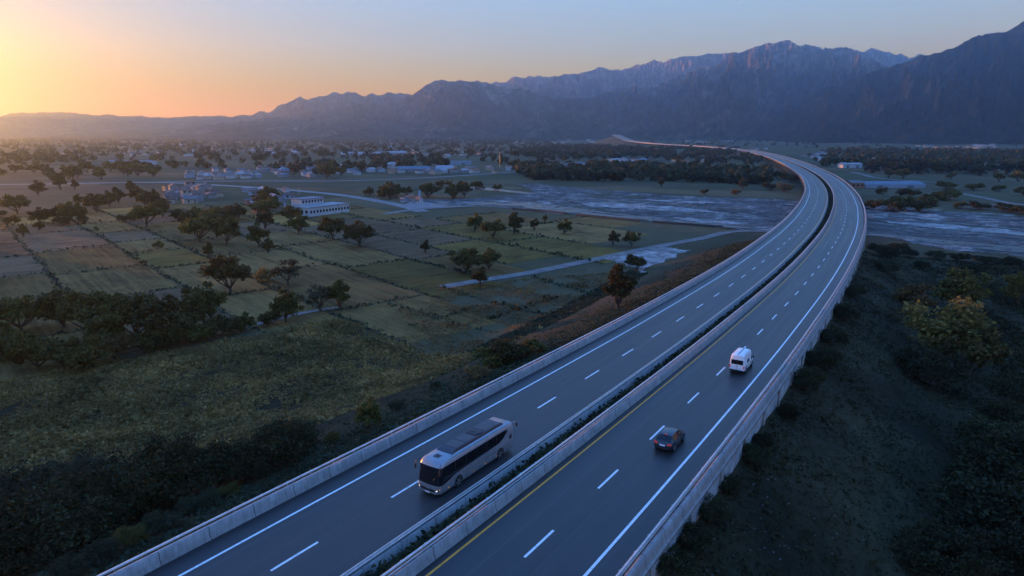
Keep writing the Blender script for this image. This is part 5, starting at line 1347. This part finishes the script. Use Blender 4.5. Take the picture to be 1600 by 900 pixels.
ob = loft_body(list(ys), ring_car, parts_car, {'body': m_darkpaint, 'side_window': m_glass, 'rear_window': m_glass, 'windshield': m_glass}, car)
for o in ob.values(): fix_normals(o)
for sx in (-1, 1):
    for yy in (1.32, -1.30):
        m = MB(); m.cyl((sx * .885, yy, .36), (1, 0, 0), .40, .05, 26); m.build("wheel_arch", m_black, car); wheel(car, sx * .83, yy, .335, .22, sx)
    m = MB(); m.box(sx * .66, -2.085, .83, .36, .10, .15, sx * .38); m.build("taillight", m_tail, car, bevel=.03)
    m = MB(); m.box(sx * 1.0, .78, 1.0, .17, .10, .12, 0); m.build("mirror", m_darkpaint, car, bevel=.03)
    m = MB(); m.box(sx * .58, 2.08, .64, .36, .12, .13, -sx * .35); m.build("headlight", m_chrome, car, bevel=.03)
    m = MB(); m.box(sx * .925, -.36, .72, .012, .014, .48); m.box(sx * .925, .62, .70, .012, .014, .44); m.build("door_joint", m_black, car)
    m = MB(); m.box(sx * .928, -.18, .86, .03, .16, .03); m.box(sx * .92, -1.0, .87, .03, .16, .03); m.build("door_handle", m_chrome, car)
m = MB(); m.box(0, -2.205, .70, .54, .05, .14); m.build("number_plate", m_plate, car)
m = MB(); m.box(0, -2.18, .40, 1.35, .08, .16); m.build("bumper", m_black, car, bevel=.02)
m = MB(); m.box(0, -1.34, 1.455, .26, .10, .035); m.build("brake_light", m_tail, car)
m = MB(); m.box(0, -2.10, .90, .16, .06, .05); m.build("emblem", m_chrome, car)
m = MB(); m.add([(-.02, -.95, 1.51), (.02, -.95, 1.51), (.0, -1.08, 1.60), (0, -.84, 1.505)], [(0, 1, 2), (1, 3, 2), (3, 0, 2)]); m.build("antenna", m_black, car)
car.scale = (1.08, 1.08, 1.10)
on_road(car, 32.9, 9.15, True)

# ---- white high-roof van
van = empty("high_roof_van"); tag(van, "white high-roof van with dark rear glass driving away near the edge line", "van")
VT = [(-2.85,.45,1.10,.93,2.30,.74,2.40),(-2.80,.40,1.12,.97,2.45,.80,2.55),(-2.60,.36,1.14,.98,2.52,.82,2.62),(.9,.36,1.14,.98,2.52,.82,2.62),(1.3,.36,1.13,.98,2.40,.80,2.50),(1.75,.36,1.12,.97,1.90,.80,1.98),(2.15,.36,1.10,.96,1.36,.82,1.42),(2.45,.36,1.04,.94,1.14,.80,1.17),(2.8,.40,.90,.88,.98,.72,1.0),(2.9,.5,.75,.78,.80,.62,.82)]
ysv = np.sort(np.r_[np.linspace(-2.85, 2.9, 44), [-2.82, -2.76]]); Kv = smooth_interp(ysv, VT)
def ring_van(y):
    zb, zbelt, w, zr, wr, ztp = [float(np.interp(y, ysv, Kv[:, c])) for c in range(6)]
    return [(0, zb), (w * .92, zb), (w * .99, zb + .1), (w, zbelt * .8), (w * .99, zbelt), (w * .99 - (w * .99 - wr) * .40, zbelt + (zr - zbelt) * .56), (wr, zr), (wr * .8, ztp - .01), (wr * .35, ztp + .01), (0, ztp + .015)]
def parts_van(i, j, y0, y1, sd):
    m_ = (y0 + y1) / 2
    if j == 4 and 1.02 < m_ < 2.02: return f'side_window#{sd}f'
    if j in (5, 6, 7, 8) and 1.40 < m_ < 2.18: return 'windshield'
    return 'body'
ob = loft_body(list(ysv), ring_van, parts_van, {'body': m_whitepaint, 'side_window': m_glass, 'windshield': m_glass}, van)
for o in ob.values(): fix_normals(o)
m = MB(); m.box(0, -2.845, 1.60, 1.52, .05, .62); m.build("rear_window", m_glass, van, bevel=.03)
m = MB(); m.box(0, -2.868, 1.35, .02, .012, 1.5); m.build("door_joint", m_black, van)
m = MB(); m.box(0, -2.875, 1.02, .12, .05, .10); m.build("door_handle", m_black, van, bevel=.01)
m = MB(); m.box(0, -2.862, .86, .50, .03, .12); m.build("number_plate", m_plate, van)
m = MB(); m.box(0, -2.90, .48, 1.86, .14, .18); m.build("bumper", m_black, van, bevel=.03)
m = MB(); m.box(0, -2.80, 2.47, .34, .06, .05); m.build("brake_light", m_tail, van)
m = MB(); m.box(0, -.9, 2.645, .10, 3.4, .03); m.build("roof_seam", m_panel, van)
for sx in (-1, 1):
    m = MB(); m.box(sx * .89, -2.835, .98, .14, .08, .42); m.build("taillight", m_tail, van, bevel=.02)
    m = MB(); m.box(sx * .962, -.75, 1.52, .03, 1.15, .52, 0); m.build("side_window", m_glass, van, bevel=.02)
    m = MB(); m.box(sx * .985, -1.6, .95, .03, 2.0, .06); m.box(sx * .985, .6, .95, .03, 1.6, .06); m.build("rubbing_strip", m_black, van)
    m = MB(); m.box(sx * 1.12, 1.72, 1.42, .16, .12, .32); m.box(sx * 1.02, 1.75, 1.30, .12, .06, .06); m.build("mirror", m_black, van, bevel=.03)
    m = MB(); m.box(sx * .74, 2.80, .82, .28, .12, .2, -sx * .4); m.build("headlight", m_chrome, van, bevel=.03)
    m = MB(); m.tube([(sx * .76, -2.2, 2.63), (sx * .76, -2.15, 2.68), (sx * .76, 0.6, 2.68), (sx * .76, .65, 2.63)], .018, 5); m.build("roof_rail", m_panel, van)
    for yy in (1.85, -1.55):
        m = MB(); m.cyl((sx * .968, yy, .40), (1, 0, 0), .43, .035, 26); m.build("wheel_arch", m_black, van); wheel(van, sx * .90, yy, .36, .22, sx)
van.scale = (1.04, 1.0, 1.04)
on_road(van, 62.4, 9.10, True)
